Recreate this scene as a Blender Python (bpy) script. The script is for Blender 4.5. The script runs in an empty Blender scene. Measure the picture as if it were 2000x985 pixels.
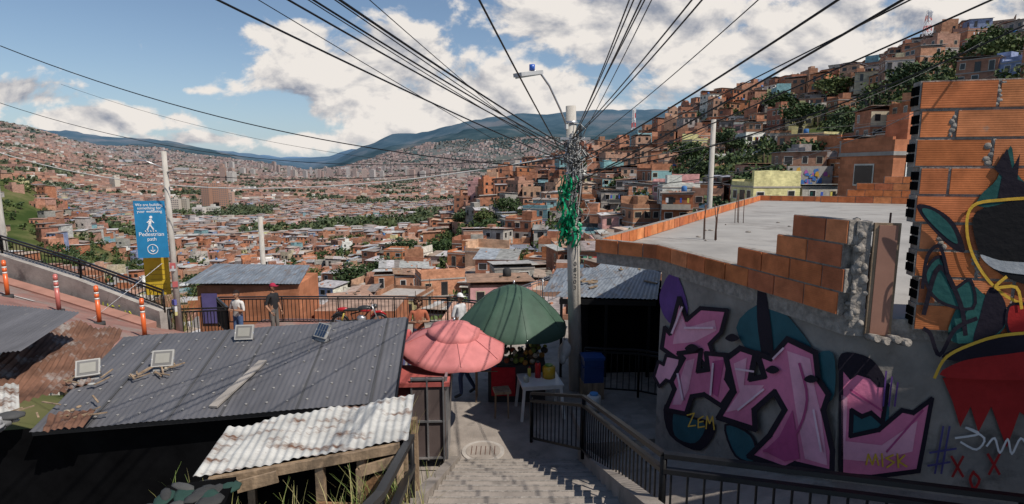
import bpy, math, random, time
from mathutils import Vector, Matrix, noise
random.seed(11)
R=random.random
U=random.uniform
SC=bpy.context.scene
SC.view_settings.view_transform='Standard'; SC.view_settings.look='None'; SC.view_settings.exposure=0
COL=SC.collection
# ---------------------------------------------------------------- materials
def N(nt,t,**k):
    n=nt.nodes.new(t)
    for a,b in k.items(): setattr(n,a,b)
    return n
def mth(nt,op,a,b=None,c=None,clamp=False):
    n=N(nt,'ShaderNodeMath',operation=op,use_clamp=clamp)
    for i,v in enumerate((a,b,c)):
        if v is None: continue
        if isinstance(v,(int,float)): n.inputs[i].default_value=v
        else: nt.links.new(v,n.inputs[i])
    return n.outputs[0]
def mat(name,color=None,rough=.8,ns=3.0,na=.25,bump=0,bs=None,metal=0,streak=None,brick=False,dirt=None,groove=False,spec=.3):
    m=bpy.data.materials.new(name); m.use_nodes=True; nt=m.node_tree; L=nt.links
    b=nt.nodes['Principled BSDF']; b.inputs['Roughness'].default_value=rough; b.inputs['Metallic'].default_value=metal
    b.inputs['Specular IOR Level'].default_value=spec
    tc=N(nt,'ShaderNodeTexCoord')
    if color is None:
        at=N(nt,'ShaderNodeAttribute',attribute_name='Col'); src=at.outputs['Color']
    else:
        rg=N(nt,'ShaderNodeRGB'); rg.outputs[0].default_value=(*color,1); src=rg.outputs[0]
    mp=N(nt,'ShaderNodeMapping'); L.new(tc.outputs['Object'],mp.inputs[0])
    if streak: mp.inputs['Scale'].default_value=streak
    n=N(nt,'ShaderNodeTexNoise'); n.inputs['Scale'].default_value=ns; n.inputs['Detail'].default_value=6; n.inputs['Roughness'].default_value=.65
    L.new(mp.outputs[0],n.inputs['Vector'])
    mr=N(nt,'ShaderNodeMapRange'); mr.inputs[1].default_value=.3; mr.inputs[2].default_value=.7
    mr.inputs[3].default_value=1-na; mr.inputs[4].default_value=1+na; L.new(n.outputs[0],mr.inputs[0])
    vm=N(nt,'ShaderNodeVectorMath',operation='SCALE'); L.new(src,vm.inputs[0]); L.new(mr.outputs[0],vm.inputs['Scale'])
    out=vm.outputs[0]
    if dirt:
        n2=N(nt,'ShaderNodeTexNoise'); n2.inputs['Scale'].default_value=dirt[1]; n2.inputs['Detail'].default_value=8; n2.inputs['Roughness'].default_value=.7
        L.new(mp.outputs[0],n2.inputs['Vector'])
        r2=N(nt,'ShaderNodeMapRange'); r2.inputs[1].default_value=dirt[2]; r2.inputs[2].default_value=dirt[2]+.12; L.new(n2.outputs[0],r2.inputs[0])
        mx=N(nt,'ShaderNodeMixRGB'); mx.inputs[2].default_value=(*dirt[0],1); L.new(r2.outputs[0],mx.inputs[0]); L.new(out,mx.inputs[1]); out=mx.outputs[0]
    if brick:
        sp=N(nt,'ShaderNodeSeparateXYZ'); L.new(tc.outputs['Object'],sp.inputs[0])
        s=mth(nt,'ADD',sp.outputs[0],sp.outputs[1]); cb=N(nt,'ShaderNodeCombineXYZ'); L.new(s,cb.inputs[0]); L.new(sp.outputs[2],cb.inputs[1])
        br=N(nt,'ShaderNodeTexBrick'); br.inputs['Scale'].default_value=1; br.inputs['Brick Width'].default_value=.55; br.inputs['Row Height'].default_value=.24
        br.inputs['Mortar Size'].default_value=.02; br.inputs['Color1'].default_value=(1.1,1.1,1.1,1); br.inputs['Color2'].default_value=(.75,.75,.75,1); br.inputs['Mortar'].default_value=(.9,.95,1,1)
        L.new(cb.outputs[0],br.inputs['Vector'])
        mu=N(nt,'ShaderNodeMixRGB',blend_type='MULTIPLY'); mu.inputs[0].default_value=.8; L.new(out,mu.inputs[1]); L.new(br.outputs[0],mu.inputs[2]); out=mu.outputs[0]
    L.new(out,b.inputs['Base Color'])
    if bump or groove:
        bp=N(nt,'ShaderNodeBump'); bp.inputs['Strength'].default_value=bump or .18; bp.inputs['Distance'].default_value=.02
        if groove:
            w=N(nt,'ShaderNodeTexWave',bands_direction='Z'); w.inputs['Scale'].default_value=17; w.inputs['Distortion'].default_value=.5; L.new(tc.outputs['Object'],w.inputs['Vector']); L.new(w.outputs[1],bp.inputs['Height'])
            bp.inputs['Distance'].default_value=.005
        else:
            n3=N(nt,'ShaderNodeTexNoise'); n3.inputs['Scale'].default_value=bs or ns*6; n3.inputs['Detail'].default_value=5; L.new(tc.outputs['Object'],n3.inputs['Vector']); L.new(n3.outputs[0],bp.inputs['Height'])
        L.new(bp.outputs[0],b.inputs['Normal'])
    return m
M={}
M['wall']=mat('house_wall',brick=True,na=.35,ns=.9,dirt=((.20,.14,.11),.5,.63),spec=.1)
M['plain']=mat('painted_plain',na=.18,ns=2)
M['roof']=mat('sheet_roof',na=.5,ns=1.2,rough=.6,dirt=((.20,.11,.07),.7,.6),spec=.2)
M['glass']=mat('dark_window',rough=.25,na=.1,spec=.5)
M['leaf']=mat('leaves',rough=.7,na=.35,ns=3)
M['conc']=mat('concrete',(.26,.225,.195),ns=2.5,na=.25,bump=.35,bs=30,dirt=((.13,.115,.10),1.3,.56))
M['wallc']=mat('wall_concrete',(.33,.30,.27),ns=2.5,na=.25,bump=.35,bs=30,dirt=((.15,.13,.12),1.3,.56))
M['slab']=mat('slab_concrete',(.29,.275,.255),ns=.8,na=.2,bump=.2,bs=20,dirt=((.20,.185,.17),.6,.54))
M['plaster']=mat('cement_plaster',(.22,.20,.18),ns=1.6,na=.35,bump=.4,bs=18,dirt=((.11,.10,.09),2.2,.57))
M['block']=mat('clay_block',None,ns=5,na=.32,groove=True,dirt=((.33,.24,.18),4,.64),spec=.1)
M['mortar']=mat('mortar',(.24,.215,.19),ns=14,na=.4,bump=.9,bs=25)
M['black']=mat('black_metal',(.010,.010,.011),rough=.4,na=.3,ns=8)
M['darkwall']=mat('dark_wall',(.005,.005,.0055),rough=1,na=.4,ns=2,spec=0)  # black surfaces, darkened further so the colour carries the shade on them
M['greyroof']=mat('grey_roof_sheet',(.10,.098,.105),rough=.55,ns=1.3,na=.25,streak=(2.5,.5,1),dirt=((.18,.17,.16),3.2,.60))
M['whiteroof']=mat('worn_zinc',(.46,.45,.42),rough=.55,ns=2,na=.3,streak=(1,3,1),dirt=((.15,.08,.05),2.6,.51),metal=.1)
M['rust']=mat('rusty_sheet',(.14,.07,.045),rough=.8,ns=2.5,na=.5,dirt=((.26,.23,.21),2.2,.52))
M['zinc']=mat('zinc',(.16,.18,.205),rough=.5,ns=1.4,na=.4,streak=(3,.7,1),dirt=((.13,.10,.08),2.0,.53))
M['pole']=mat('pole_concrete',(.40,.37,.33),ns=5,na=.2,bump=.3,bs=30,streak=(2,2,.5),dirt=((.2,.18,.16),2.5,.60))
M['wood']=mat('weathered_wood',(.24,.17,.11),ns=4,na=.45,streak=(3,3,.6),bump=.4)
M['ply']=mat('old_plywood',(.20,.11,.055),ns=4,na=.5,bump=.4,dirt=((.07,.045,.03),3,.55))
M['paint']=mat('mural_paint',None,rough=.7,ns=2.2,na=.22,bump=.3,bs=18,spec=.15)
M['cloth']=mat('cloth',None,rough=.9,ns=9,na=.2)
M['skin']=mat('skin',None,rough=.6,ns=9,na=.06)
M['gloss']=mat('glossy_paint',None,rough=.3,ns=5,na=.1,spec=.5)
M['steel']=mat('steel',(.45,.45,.46),rough=.35,metal=.8,ns=4,na=.2)
M['rebar']=mat('rusty_rebar',(.10,.05,.035),rough=.8,ns=10)
M['paver']=mat('red_pavers',(.26,.135,.11),ns=1.5,na=.28,dirt=((.24,.195,.17),1.1,.48),bump=.2)
M['canvG']=mat('green_canvas',(.042,.080,.055),rough=.6,ns=3,na=.2)
M['canvP']=mat('pink_canvas',(.50,.17,.165),rough=.7,ns=3,na=.18)
ML=list(M.keys())
# ---------------------------------------------------------------- mesh builder
class MB:
    def __init__(s): s.v=[];s.f=[];s.m=[];s.c=[];s.sm=[]
    def face(s,pts,m,c=(1,1,1),sm=False):
        i=len(s.v); s.v.extend([tuple(p) for p in pts]); s.f.append(tuple(range(i,i+len(pts)))); s.m.append(m); s.c.append(c); s.sm.append(sm)
    def box(s,cx,cy,z0,z1,w,d,rot,m,c=(1,1,1),mtop=None,ctop=None,bottom=False):
        co,si=math.cos(rot),math.sin(rot); i=len(s.v)
        for z in (z0,z1):
            for x,y in ((-w/2,-d/2),(w/2,-d/2),(w/2,d/2),(-w/2,d/2)):
                s.v.append((cx+x*co-y*si,cy+x*si+y*co,z))
        fs=[(0,1,5,4),(1,2,6,5),(2,3,7,6),(3,0,4,7),(4,5,6,7)]
        if bottom: fs.append((3,2,1,0))
        for k,q in enumerate(fs):
            s.f.append(tuple(i+a for a in q)); s.m.append(mtop if (k==4 and mtop) else m); s.c.append(ctop if (k==4 and ctop) else c); s.sm.append(False)
    def obox(s,p0,p1,w,h,m,c=(1,1,1),up=(0,0,1)):
        p0=Vector(p0);p1=Vector(p1);d=(p1-p0).normalized();up=Vector(up)
        if abs(d.dot(up))>.98: up=Vector((0,1,0))
        x=d.cross(up).normalized()*w/2; y=x.normalized().cross(d).normalized()*h/2
        i=len(s.v)
        for p in (p0,p1):
            for a,b in ((-1,-1),(1,-1),(1,1),(-1,1)): s.v.append(tuple(p+x*a+y*b))
        for q in [(0,1,2,3),(7,6,5,4),(0,4,5,1),(1,5,6,2),(2,6,7,3),(3,7,4,0)]:
            s.f.append(tuple(i+a for a in q)); s.m.append(m); s.c.append(c); s.sm.append(False)
    def tube(s,pts,r,m,c=(1,1,1),n=6,r1=None,cap=True):
        pts=[Vector(p) for p in pts]; i0=len(s.v); K=len(pts); ax=None
        for k,p in enumerate(pts):
            d=(pts[min(k+1,K-1)]-pts[max(k-1,0)])
            d=d.normalized() if d.length>1e-9 else Vector((0,0,1))
            if ax is None: ax=d.orthogonal().normalized()
            ax=(ax-d*ax.dot(d)); ax=ax.normalized() if ax.length>1e-6 else d.orthogonal().normalized()
            by=d.cross(ax); rr=(r+(r1-r)*k/(K-1)) if r1 is not None else (r[k] if isinstance(r,(list,tuple)) else r)
            for j in range(n):
                t=2*math.pi*j/n; s.v.append(tuple(p+ax*math.cos(t)*rr+by*math.sin(t)*rr))
        for k in range(K-1):
            for j in range(n):
                a=i0+k*n+j;b=i0+k*n+(j+1)%n
                s.f.append((a,b,b+n,a+n)); s.m.append(m); s.c.append(c); s.sm.append(n>4)
        if cap:
            s.f.append(tuple(i0+j for j in range(n))[::-1]); s.f.append(tuple(i0+(K-1)*n+j for j in range(n)))
            s.m+= [m,m]; s.c+=[c,c]; s.sm+=[False,False]
    def ball(s,c,r,m,col=(1,1,1),nu=10,nv=7,flt=None,rot=0):
        if isinstance(r,(int,float)): r=(r,r,r)
        i0=len(s.v); co,si=math.cos(rot),math.sin(rot)
        for a in range(nv+1):
            ph=math.pi*a/nv
            for b in range(nu):
                th=2*math.pi*b/nu; x=math.sin(ph)*math.cos(th)*r[0]; y=math.sin(ph)*math.sin(th)*r[1]
                s.v.append((c[0]+x*co-y*si,c[1]+x*si+y*co,c[2]+math.cos(ph)*r[2]))
        for a in range(nv):
            for b in range(nu):
                q=(i0+a*nu+b,i0+(a+1)*nu+b,i0+(a+1)*nu+(b+1)%nu,i0+a*nu+(b+1)%nu)
                if flt:
                    ph=math.pi*(a+.5)/nv; th=2*math.pi*(b+.5)/nu
                    if not flt(math.sin(ph)*math.cos(th),math.sin(ph)*math.sin(th),math.cos(ph)): continue
                s.f.append(q); s.m.append(m); s.c.append(col); s.sm.append(True)
    def done(s,name,parent=None,loc=None,rotz=0,dbl=False):
        used=sorted(set(s.m)); remap={k:i for i,k in enumerate(used)}
        me=bpy.data.meshes.new(name); me.from_pydata(s.v,[],s.f)
        for k in used: me.materials.append(M[k])
        me.polygons.foreach_set('material_index',[remap[k] for k in s.m])
        me.polygons.foreach_set('use_smooth',s.sm)
        ca=me.color_attributes.new('Col','FLOAT_COLOR','CORNER')
        buf=[]
        for f,c in zip(s.f,s.c): buf.extend((c[0],c[1],c[2],1.0)*len(f))
        ca.data.foreach_set('color',buf); me.update()
        if dbl:
            import bmesh; bm=bmesh.new(); bm.from_mesh(me); bmesh.ops.remove_doubles(bm,verts=bm.verts,dist=1e-5); bm.to_mesh(me); bm.free()
        o=bpy.data.objects.new(name,me); COL.objects.link(o)
        if parent: o.parent=parent
        if loc: o.location=loc
        o.rotation_euler[2]=rotz
        return o
def empty(name,loc=(0,0,0),rotz=0):
    e=bpy.data.objects.new(name,None); e.location=loc; e.rotation_euler[2]=rotz; e.empty_display_size=.2; COL.objects.link(e); return e
def text(body,size,loc,rot,material,parent,name,align='CENTER',ext=.002):
    cu=bpy.data.curves.new(name,'FONT'); cu.body=body; cu.size=size; cu.align_x=align; cu.extrude=ext; cu.space_line=.85
    o=bpy.data.objects.new(name,cu); o.location=loc; o.rotation_euler=rot; cu.materials.append(material); COL.objects.link(o)
    if parent: o.parent=parent
    return o
# ---------------------------------------------------------------- camera / light / sky
cam=bpy.data.cameras.new('camera'); co=bpy.data.objects.new('camera',cam); COL.objects.link(co); SC.camera=co
cam.lens=19.8; cam.sensor_width=36; cam.clip_end=40000; cam.clip_start=.05
co.location=(0,0,0); co.rotation_euler=(math.radians(90-8.4),0,0)
TS=Vector((.50,-.35,.80)).normalized()
sl=bpy.data.lights.new('sun','SUN'); sl.energy=4.9; sl.angle=math.radians(.5); sl.color=(1,.94,.85)
so=bpy.data.objects.new('sun',sl); so.rotation_euler=(-TS).to_track_quat('-Z','Y').to_euler(); COL.objects.link(so)
W=bpy.data.worlds.new('World'); SC.world=W; W.use_nodes=True; nt=W.node_tree; nt.nodes.clear(); L=nt.links
sky=N(nt,'ShaderNodeTexSky',sky_type='NISHITA'); sky.sun_disc=False; sky.sun_elevation=math.asin(TS.z); sky.sun_rotation=math.atan2(TS.x,TS.y); sky.dust_density=.4; sky.ozone_density=2.5; sky.air_density=1.0
tc=N(nt,'ShaderNodeTexCoord'); sp=N(nt,'ShaderNodeSeparateXYZ'); L.new(tc.outputs['Generated'],sp.inputs[0])
ya=mth(nt,'MAXIMUM',mth(nt,'ABSOLUTE',sp.outputs[1]),.05)
S=mth(nt,'DIVIDE',sp.outputs[0],ya); T=mth(nt,'DIVIDE',sp.outputs[2],ya)
def cloudnoise(ds,dt,scale,det=9,rough=.58,z=0.0):
    cb=N(nt,'ShaderNodeCombineXYZ'); L.new(mth(nt,'ADD',S,ds),cb.inputs[0]); L.new(mth(nt,'MULTIPLY',mth(nt,'ADD',T,dt),1.6),cb.inputs[1]); cb.inputs[2].default_value=z
    n=N(nt,'ShaderNodeTexNoise'); n.inputs['Scale'].default_value=scale; n.inputs['Detail'].default_value=det; n.inputs['Roughness'].default_value=rough; n.inputs['Distortion'].default_value=.2
    L.new(cb.outputs[0],n.inputs['Vector']); return n.outputs[0]
n0=cloudnoise(0,0,6.5); n1=cloudnoise(.014,.022,6.5,7); nb_=cloudnoise(.0,.04,2.6,3,.5,4.0)
blobs=[(-.24,.165,.22,.085,.40),(-.37,.225,.12,.035,.33),(-.12,.115,.30,.07,.40),(.05,.12,.28,.08,.38),(.22,.25,.30,.11,.42),(.55,.22,.28,.12,.38),(.88,.26,.30,.13,.36),(.10,.30,.14,.03,.30),
       (-.88,.125,.13,.036,.38),(-.72,.085,.18,.030,.36),(-1.0,.09,.2,.035,.32),(-.45,.05,.30,.020,.28),(-.1,.06,.3,.03,.32),(.40,.10,.25,.04,.28),(-.05,.235,.03,.03,.20),(-.55,.135,.06,.012,.2)]
acc=None
for (s0,t0,rs,rt,am) in blobs:
    a=mth(nt,'MULTIPLY',mth(nt,'DIVIDE',mth(nt,'ADD',S,-s0),rs),mth(nt,'DIVIDE',mth(nt,'ADD',S,-s0),rs))
    b=mth(nt,'MULTIPLY',mth(nt,'DIVIDE',mth(nt,'ADD',T,-t0),rt),mth(nt,'DIVIDE',mth(nt,'ADD',T,-t0),rt))
    g=mth(nt,'MULTIPLY',mth(nt,'EXPONENT',mth(nt,'MULTIPLY',mth(nt,'ADD',a,b),-1)),am)
    acc=g if acc is None else mth(nt,'MAXIMUM',acc,g)
dens=mth(nt,'ADD',n0,acc)
mask=N(nt,'ShaderNodeMapRange',interpolation_type='SMOOTHSTEP'); mask.inputs[1].default_value=.645; mask.inputs[2].default_value=.75; L.new(dens,mask.inputs[0])
lit=mth(nt,'ADD',mth(nt,'MULTIPLY',mth(nt,'SUBTRACT',n0,n1),5.2),.84)
core=N(nt,'ShaderNodeMapRange'); core.inputs[1].default_value=.78; core.inputs[2].default_value=1.05; core.inputs[3].default_value=0; core.inputs[4].default_value=.42; L.new(dens,core.inputs[0])
core2=N(nt,'ShaderNodeMapRange'); core2.inputs[1].default_value=.42; core2.inputs[2].default_value=.62; core2.inputs[3].default_value=0; core2.inputs[4].default_value=1.25; L.new(nb_,core2.inputs[0])
lit=mth(nt,'SUBTRACT',lit,mth(nt,'MULTIPLY',core.outputs[0],core2.outputs[0]),clamp=True)
cc=N(nt,'ShaderNodeMixRGB'); cc.inputs[1].default_value=(2.9,3.2,3.9,1); cc.inputs[2].default_value=(8.7,8.2,7.7,1); L.new(lit,cc.inputs[0])
hz=mth(nt,'MULTIPLY',mth(nt,'EXPONENT',mth(nt,'MULTIPLY',mth(nt,'MAXIMUM',T,0.0),-9.0)),.8)
sk2=N(nt,'ShaderNodeMixRGB'); sk2.inputs[2].default_value=(3.6,4.9,6.4,1); L.new(hz,sk2.inputs[0]); L.new(sky.outputs[0],sk2.inputs[1])
mx=N(nt,'ShaderNodeMixRGB'); L.new(mask.outputs[0],mx.inputs[0]); L.new(sk2.outputs[0],mx.inputs[1]); L.new(cc.outputs[0],mx.inputs[2])
bg=N(nt,'ShaderNodeBackground'); bg.inputs[1].default_value=.098; L.new(mx.outputs[0],bg.inputs[0]); wo=N(nt,'ShaderNodeOutputWorld'); L.new(bg.outputs[0],wo.inputs[0])
# ---------------------------------------------------------------- terrain
AC=[-1.5,-1.1,-.9,-.64,-.36,-.18,0,.18,.36,.55,.73,.95,1.6]
YR=[1,22,40,70,120,200,280,350,600,1000,2000,4000,8000,14000]
TB=[
[-8,-9,-16,-25,-30,-32,-25,0,-45,-20,90,360,480,380],
[-8,-9,-16,-25,-30,-34,-25,0,-45,-20,85,350,470,380],
[-8,-9,-17,-26,-34,-40,-28,-5,-56,-35,66,325,450,380],
[-8,-10,-18,-26,-38,-48,-56,-60,-66,-66,-40,80,350,500],
[-8,-10,-18,-25,-34,-43,-50,-54,-62,-66,-60,-40,0,260],
[-8,-10,-18,-23,-28,-32,-38,-50,-60,-66,-60,-30,480,300],
[-8,-10,-17,-21,-23,-18,-5,-8,-50,-62,-60,-30,760,500],
[-8,-10,-16,-19,-17,-7,4,4,-30,-50,-50,-30,780,600],
[-8,-10,-15,-14,-7,8,28,36,20,10,0,0,720,600],
[-8,-10,-13,-10,1,22,38,44,30,20,10,0,500,500],
[-8,-10,-12,-6,12,37,52,54,40,30,20,0,400,500],
[-8,-10,-10,0,20,44,58,60,50,40,30,0,300,400],
[-8,-10,-10,0,20,44,58,60,50,40,30,0,300,400]]
LY=[math.log(y) for y in YR]
def H(x,y,nz=True):
    y=max(y,1.0); a=min(max(x/y,-1.499),1.599); l=min(math.log(y),LY[-1]-1e-6)
    i=0
    while AC[i+1]<=a: i+=1
    j=0
    while LY[j+1]<=l: j+=1
    fa=(a-AC[i])/(AC[i+1]-AC[i]); fl=(l-LY[j])/(LY[j+1]-LY[j]); fa=fa*fa*(3-2*fa)*.6+fa*.4
    h=(TB[i][j]*(1-fl)+TB[i][j+1]*fl)*(1-fa)+(TB[i+1][j]*(1-fl)+TB[i+1][j+1]*fl)*fa
    if nz and y>60:
        k=min(1,(y-60)/200)
        h+=k*noise.fractal(Vector((x/90,y/90,0)),1.0,2.0,3)*2.5
        if y>2500:
            k=min(1,(y-2500)/3000); h+=k*(noise.fractal(Vector((x/1900,y/1900,3)),.8,2.0,6)*130)
    return h
tm=bpy.data.materials.new('terrain'); tm.use_nodes=True; nt=tm.node_tree; L=nt.links; b=nt.nodes['Principled BSDF']; b.inputs['Roughness'].default_value=1; b.inputs['Specular IOR Level'].default_value=0
g=N(nt,'ShaderNodeNewGeometry'); 
def tn(scale,det=8):
    n=N(nt,'ShaderNodeTexNoise'); n.inputs['Scale'].default_value=scale; n.inputs['Detail'].default_value=det; n.inputs['Roughness'].default_value=.65; L.new(g.outputs['Position'],n.inputs['Vector']); return n.outputs[0]
cr=N(nt,'ShaderNodeValToRGB'); L.new(tn(.03,10),cr.inputs[0]); e=cr.color_ramp.elements; e[0].position=.38; e[0].color=(.035,.055,.018,1); e[1].position=.66; e[1].color=(.17,.14,.075,1); x=e.new(.5); x.color=(.075,.09,.033,1)
cr2=N(nt,'ShaderNodeValToRGB'); L.new(tn(.0014,12),cr2.inputs[0]); e=cr2.color_ramp.elements; e[0].position=.38; e[0].color=(.022,.047,.060,1); e[1].position=.64; e[1].color=(.12,.125,.13,1); x=e.new(.5); x.color=(.045,.075,.09,1)
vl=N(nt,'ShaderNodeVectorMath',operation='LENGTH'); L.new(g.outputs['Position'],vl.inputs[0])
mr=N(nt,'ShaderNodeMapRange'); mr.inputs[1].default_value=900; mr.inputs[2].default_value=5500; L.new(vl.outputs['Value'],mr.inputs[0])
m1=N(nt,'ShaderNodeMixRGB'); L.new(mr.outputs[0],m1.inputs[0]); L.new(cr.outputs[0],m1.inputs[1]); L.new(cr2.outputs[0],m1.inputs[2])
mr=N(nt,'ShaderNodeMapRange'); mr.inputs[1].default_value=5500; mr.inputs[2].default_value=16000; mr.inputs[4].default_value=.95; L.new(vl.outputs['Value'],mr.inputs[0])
m2=N(nt,'ShaderNodeMixRGB'); m2.inputs[2].default_value=(.12,.21,.34,1); L.new(mr.outputs[0],m2.inputs[0]); L.new(m1.outputs[0],m2.inputs[1]); L.new(m2.outputs[0],b.inputs['Base Color'])  # distance haze painted into the ground colour as a blue tint
M['terrain']=tm
NC,NR=300,230
vs=[];fs=[]
for j in range(NR+1):
    y=math.exp(math.log(2)+(math.log(16000)-math.log(2))*j/NR)
    for i in range(NC+1):
        a=-1.5+3.1*i/NC; vs.append((a*y,y,H(a*y,y)))
for j in range(NR):
    for i in range(NC):
        p=j*(NC+1)+i; fs.append((p,p+1,p+NC+2,p+NC+1))
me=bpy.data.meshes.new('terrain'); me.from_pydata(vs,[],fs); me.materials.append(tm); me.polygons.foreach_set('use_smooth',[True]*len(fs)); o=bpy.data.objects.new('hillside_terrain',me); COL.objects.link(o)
# ---------------------------------------------------------------- houses
BR=[(.40,.175,.10),(.44,.21,.125),(.32,.14,.085),(.46,.28,.19),(.36,.20,.14),(.43,.165,.08),(.38,.19,.12)]
PT=[(.62,.58,.5),(.7,.68,.64),(.5,.42,.3),(.2,.36,.38),(.55,.3,.28),(.42,.4,.38),(.55,.5,.25),(.25,.3,.45)]
RF=[(.36,.35,.34),(.28,.27,.26),(.26,.20,.16),(.30,.17,.12),(.44,.43,.42),(.22,.19,.17),(.27,.29,.32),(.36,.27,.21),(.35,.21,.14),(.40,.37,.34)]
def haze(c,y):  # blends distance haze into the surface colour itself
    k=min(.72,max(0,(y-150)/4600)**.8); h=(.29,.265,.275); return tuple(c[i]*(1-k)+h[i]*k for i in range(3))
def jit(c,a=.12):
    k=1+U(-a,a); return (c[0]*k,c[1]*k*(1+U(-.04,.04)),c[2]*k)
def house(mb,x,y,z,w,d,nf,rot,lod,wc=None,rt=None,base=5):
    Y=math.hypot(x,y)
    if wc is None: wc=random.choice(BR) if R()<.74 else (random.choice(PT) if R()<.6 else (.34,.31,.28))
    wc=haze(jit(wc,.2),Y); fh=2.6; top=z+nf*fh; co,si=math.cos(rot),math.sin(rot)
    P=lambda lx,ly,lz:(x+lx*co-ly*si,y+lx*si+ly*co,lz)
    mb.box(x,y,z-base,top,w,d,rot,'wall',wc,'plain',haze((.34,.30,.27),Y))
    cc=haze((.34,.31,.28),Y); dk=haze((.025,.025,.027),Y*.5)
    if lod==0:
        for k in range(nf+1):
            if R()<.8: mb.box(x,y,z+k*fh-.12,z+k*fh+.08,w+.14,d+.14,rot,'plain',cc)
        sides=[(0,-1),(1,0),(-1,0)]
        if R()<.5:
            k=random.randint(0,nf-1); f=-d/2-.012; a=-w/2+.02; b_=w/2-.02
            mb.face([P(a,f,z+k*fh+.1),P(b_,f,z+k*fh+.1),P(b_,f,z+k*fh+2.45),P(a,f,z+k*fh+2.45)],'plain',haze(jit(random.choice(PT+[(.4,.37,.34)]*3)),Y))
    else: sides=[(0,-1),(-1,0)] if lod==1 else [(0,-1)]
    for (sx,sy) in sides:
        LW=w if sy else d; n=max(1,int(LW/U(1.7,2.5))) if lod<2 else 2
        for k in range(nf):
            for q in range(n):
                if R()<.2: continue
                c=(q+.5)/n*LW-LW/2+U(-.2,.2); ww=U(.35,.7); z0=z+k*fh+U(.8,1.0); z1=z+k*fh+U(1.9,2.1)
                if R()<.18 or (k==0 and q==0): z0=z+k*fh+.12; ww=.42
                for (e,of,mm,cl) in ((.09,.03,'plain',haze(random.choice(PT[:3]+[(.1,.08,.07)]),Y)),(0,.05,'glass',dk)) if lod==0 else ((0,.05,'glass',dk),):
                    if sy: f=-(d/2+of); pts=[P(c-ww-e,f,z0-e),P(c+ww+e,f,z0-e),P(c+ww+e,f,z1+e),P(c-ww-e,f,z1+e)]
                    else:
                        f=sx*(w/2+of); pts=[P(f,c-ww-e,z0-e),P(f,c+ww+e,z0-e),P(f,c+ww+e,z1+e),P(f,c-ww-e,z1+e)]
                    mb.face(pts,mm,cl)
                if lod==0 and sy and R()<.15:
                    f=-(d/2); ac=jit(random.choice(RF),.2); mb.face([P(c-ww-.2,f,z1+.3),P(c+ww+.2,f,z1+.3),P(c+ww+.2,f-.7,z1+.1),P(c-ww-.2,f-.7,z1+.1)],'roof',ac)
    if lod==0 and nf>1 and R()<.5:
        k=random.randint(1,nf-1); bw=w*U(.4,1); cx=U(-1,1)*(w-bw)/2; px,py,_=P(cx,-d/2-.5,0)
        mb.box(px,py,z+k*fh-.1,z+k*fh+.06,bw,1.0,rot,'plain',cc,bottom=True)
        rc=random.choice([(.05,.05,.05),(.4,.36,.3),(.35,.14,.08),(.1,.2,.3),(.5,.5,.48)])
        px,py,_=P(cx,-d/2-.97,0); mb.box(px,py,z+k*fh+.06,z+k*fh+.85,bw,.05,rot,'plain',rc)
        if R()<.5:
            for q in range(4):
                lx=cx-bw/2+bw*(q+.5)/4; s_=U(.25,.5); f=-d/2-.5; mb.face([P(lx,f,z+k*fh+1.1),P(lx+s_,f,z+k*fh+1.1),P(lx+s_,f,z+k*fh+1.9),P(lx,f,z+k*fh+1.9)],'cloth',random.choice([(.7,.7,.7),(.5,.05,.05),(.05,.1,.4),(.6,.5,.1),(.1,.3,.2),(.02,.02,.02)]))
    rt=rt or ('m' if R()<.62 else 's'); rc=haze(jit(random.choice(RF),.25),Y)
    if rt=='m':
        ov=.35; hh=U(.15,.7); ax=R()<.5; sg=random.choice((-1,1))
        def zz(lx,ly): 
            t=(ly/(d/2+ov) if ax else lx/(w/2+ov))*sg
            return top+.12+hh*(t+1)/2
        cs=[(-w/2-ov,-d/2-ov),(w/2+ov,-d/2-ov),(w/2+ov,d/2+ov),(-w/2-ov,d/2+ov)]
        tp=[P(a,b_,zz(a,b_)) for a,b_ in cs]; bt=[P(a,b_,zz(a,b_)-.08) for a,b_ in cs]
        if lod<2 and R()<.75:
            nn=random.choice((2,3,4)); l=lambda A,B,t:tuple(A[i]*(1-t)+B[i]*t for i in range(3))
            for q in range(nn):
                f0,f1=q/nn,(q+1)/nn
                mb.face([l(tp[0],tp[1],f0),l(tp[0],tp[1],f1),l(tp[3],tp[2],f1),l(tp[3],tp[2],f0)],'roof',haze(jit(random.choice(RF) if R()<.5 else rc,.2),Y))
        else: mb.face(tp,'roof',rc)
        mb.face([bt[0],bt[1],tp[1],tp[0]],'roof',rc); mb.face([bt[1],bt[2],tp[2],tp[1]],'roof',rc); mb.face([bt[3],bt[0],tp[0],tp[3]],'roof',rc)
        if lod<2:
            mb.box(x,y,top-.01,top+.1,w-.1,d-.1,rot,'wall',wc)
            if lod==0:
                for q in range(random.randint(0,5)):
                    lx,ly=U(-.4,.4)*w,U(-.4,.4)*d; a,b_,c_=P(lx,ly,zz(lx,ly)); mb.box(a,b_,c_,c_+U(.08,.25),U(.2,.6),U(.15,.3),U(0,3),'plain',jit(random.choice([(.4,.17,.09),(.3,.28,.25),(.1,.08,.06)]),.2))
    else:
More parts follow.
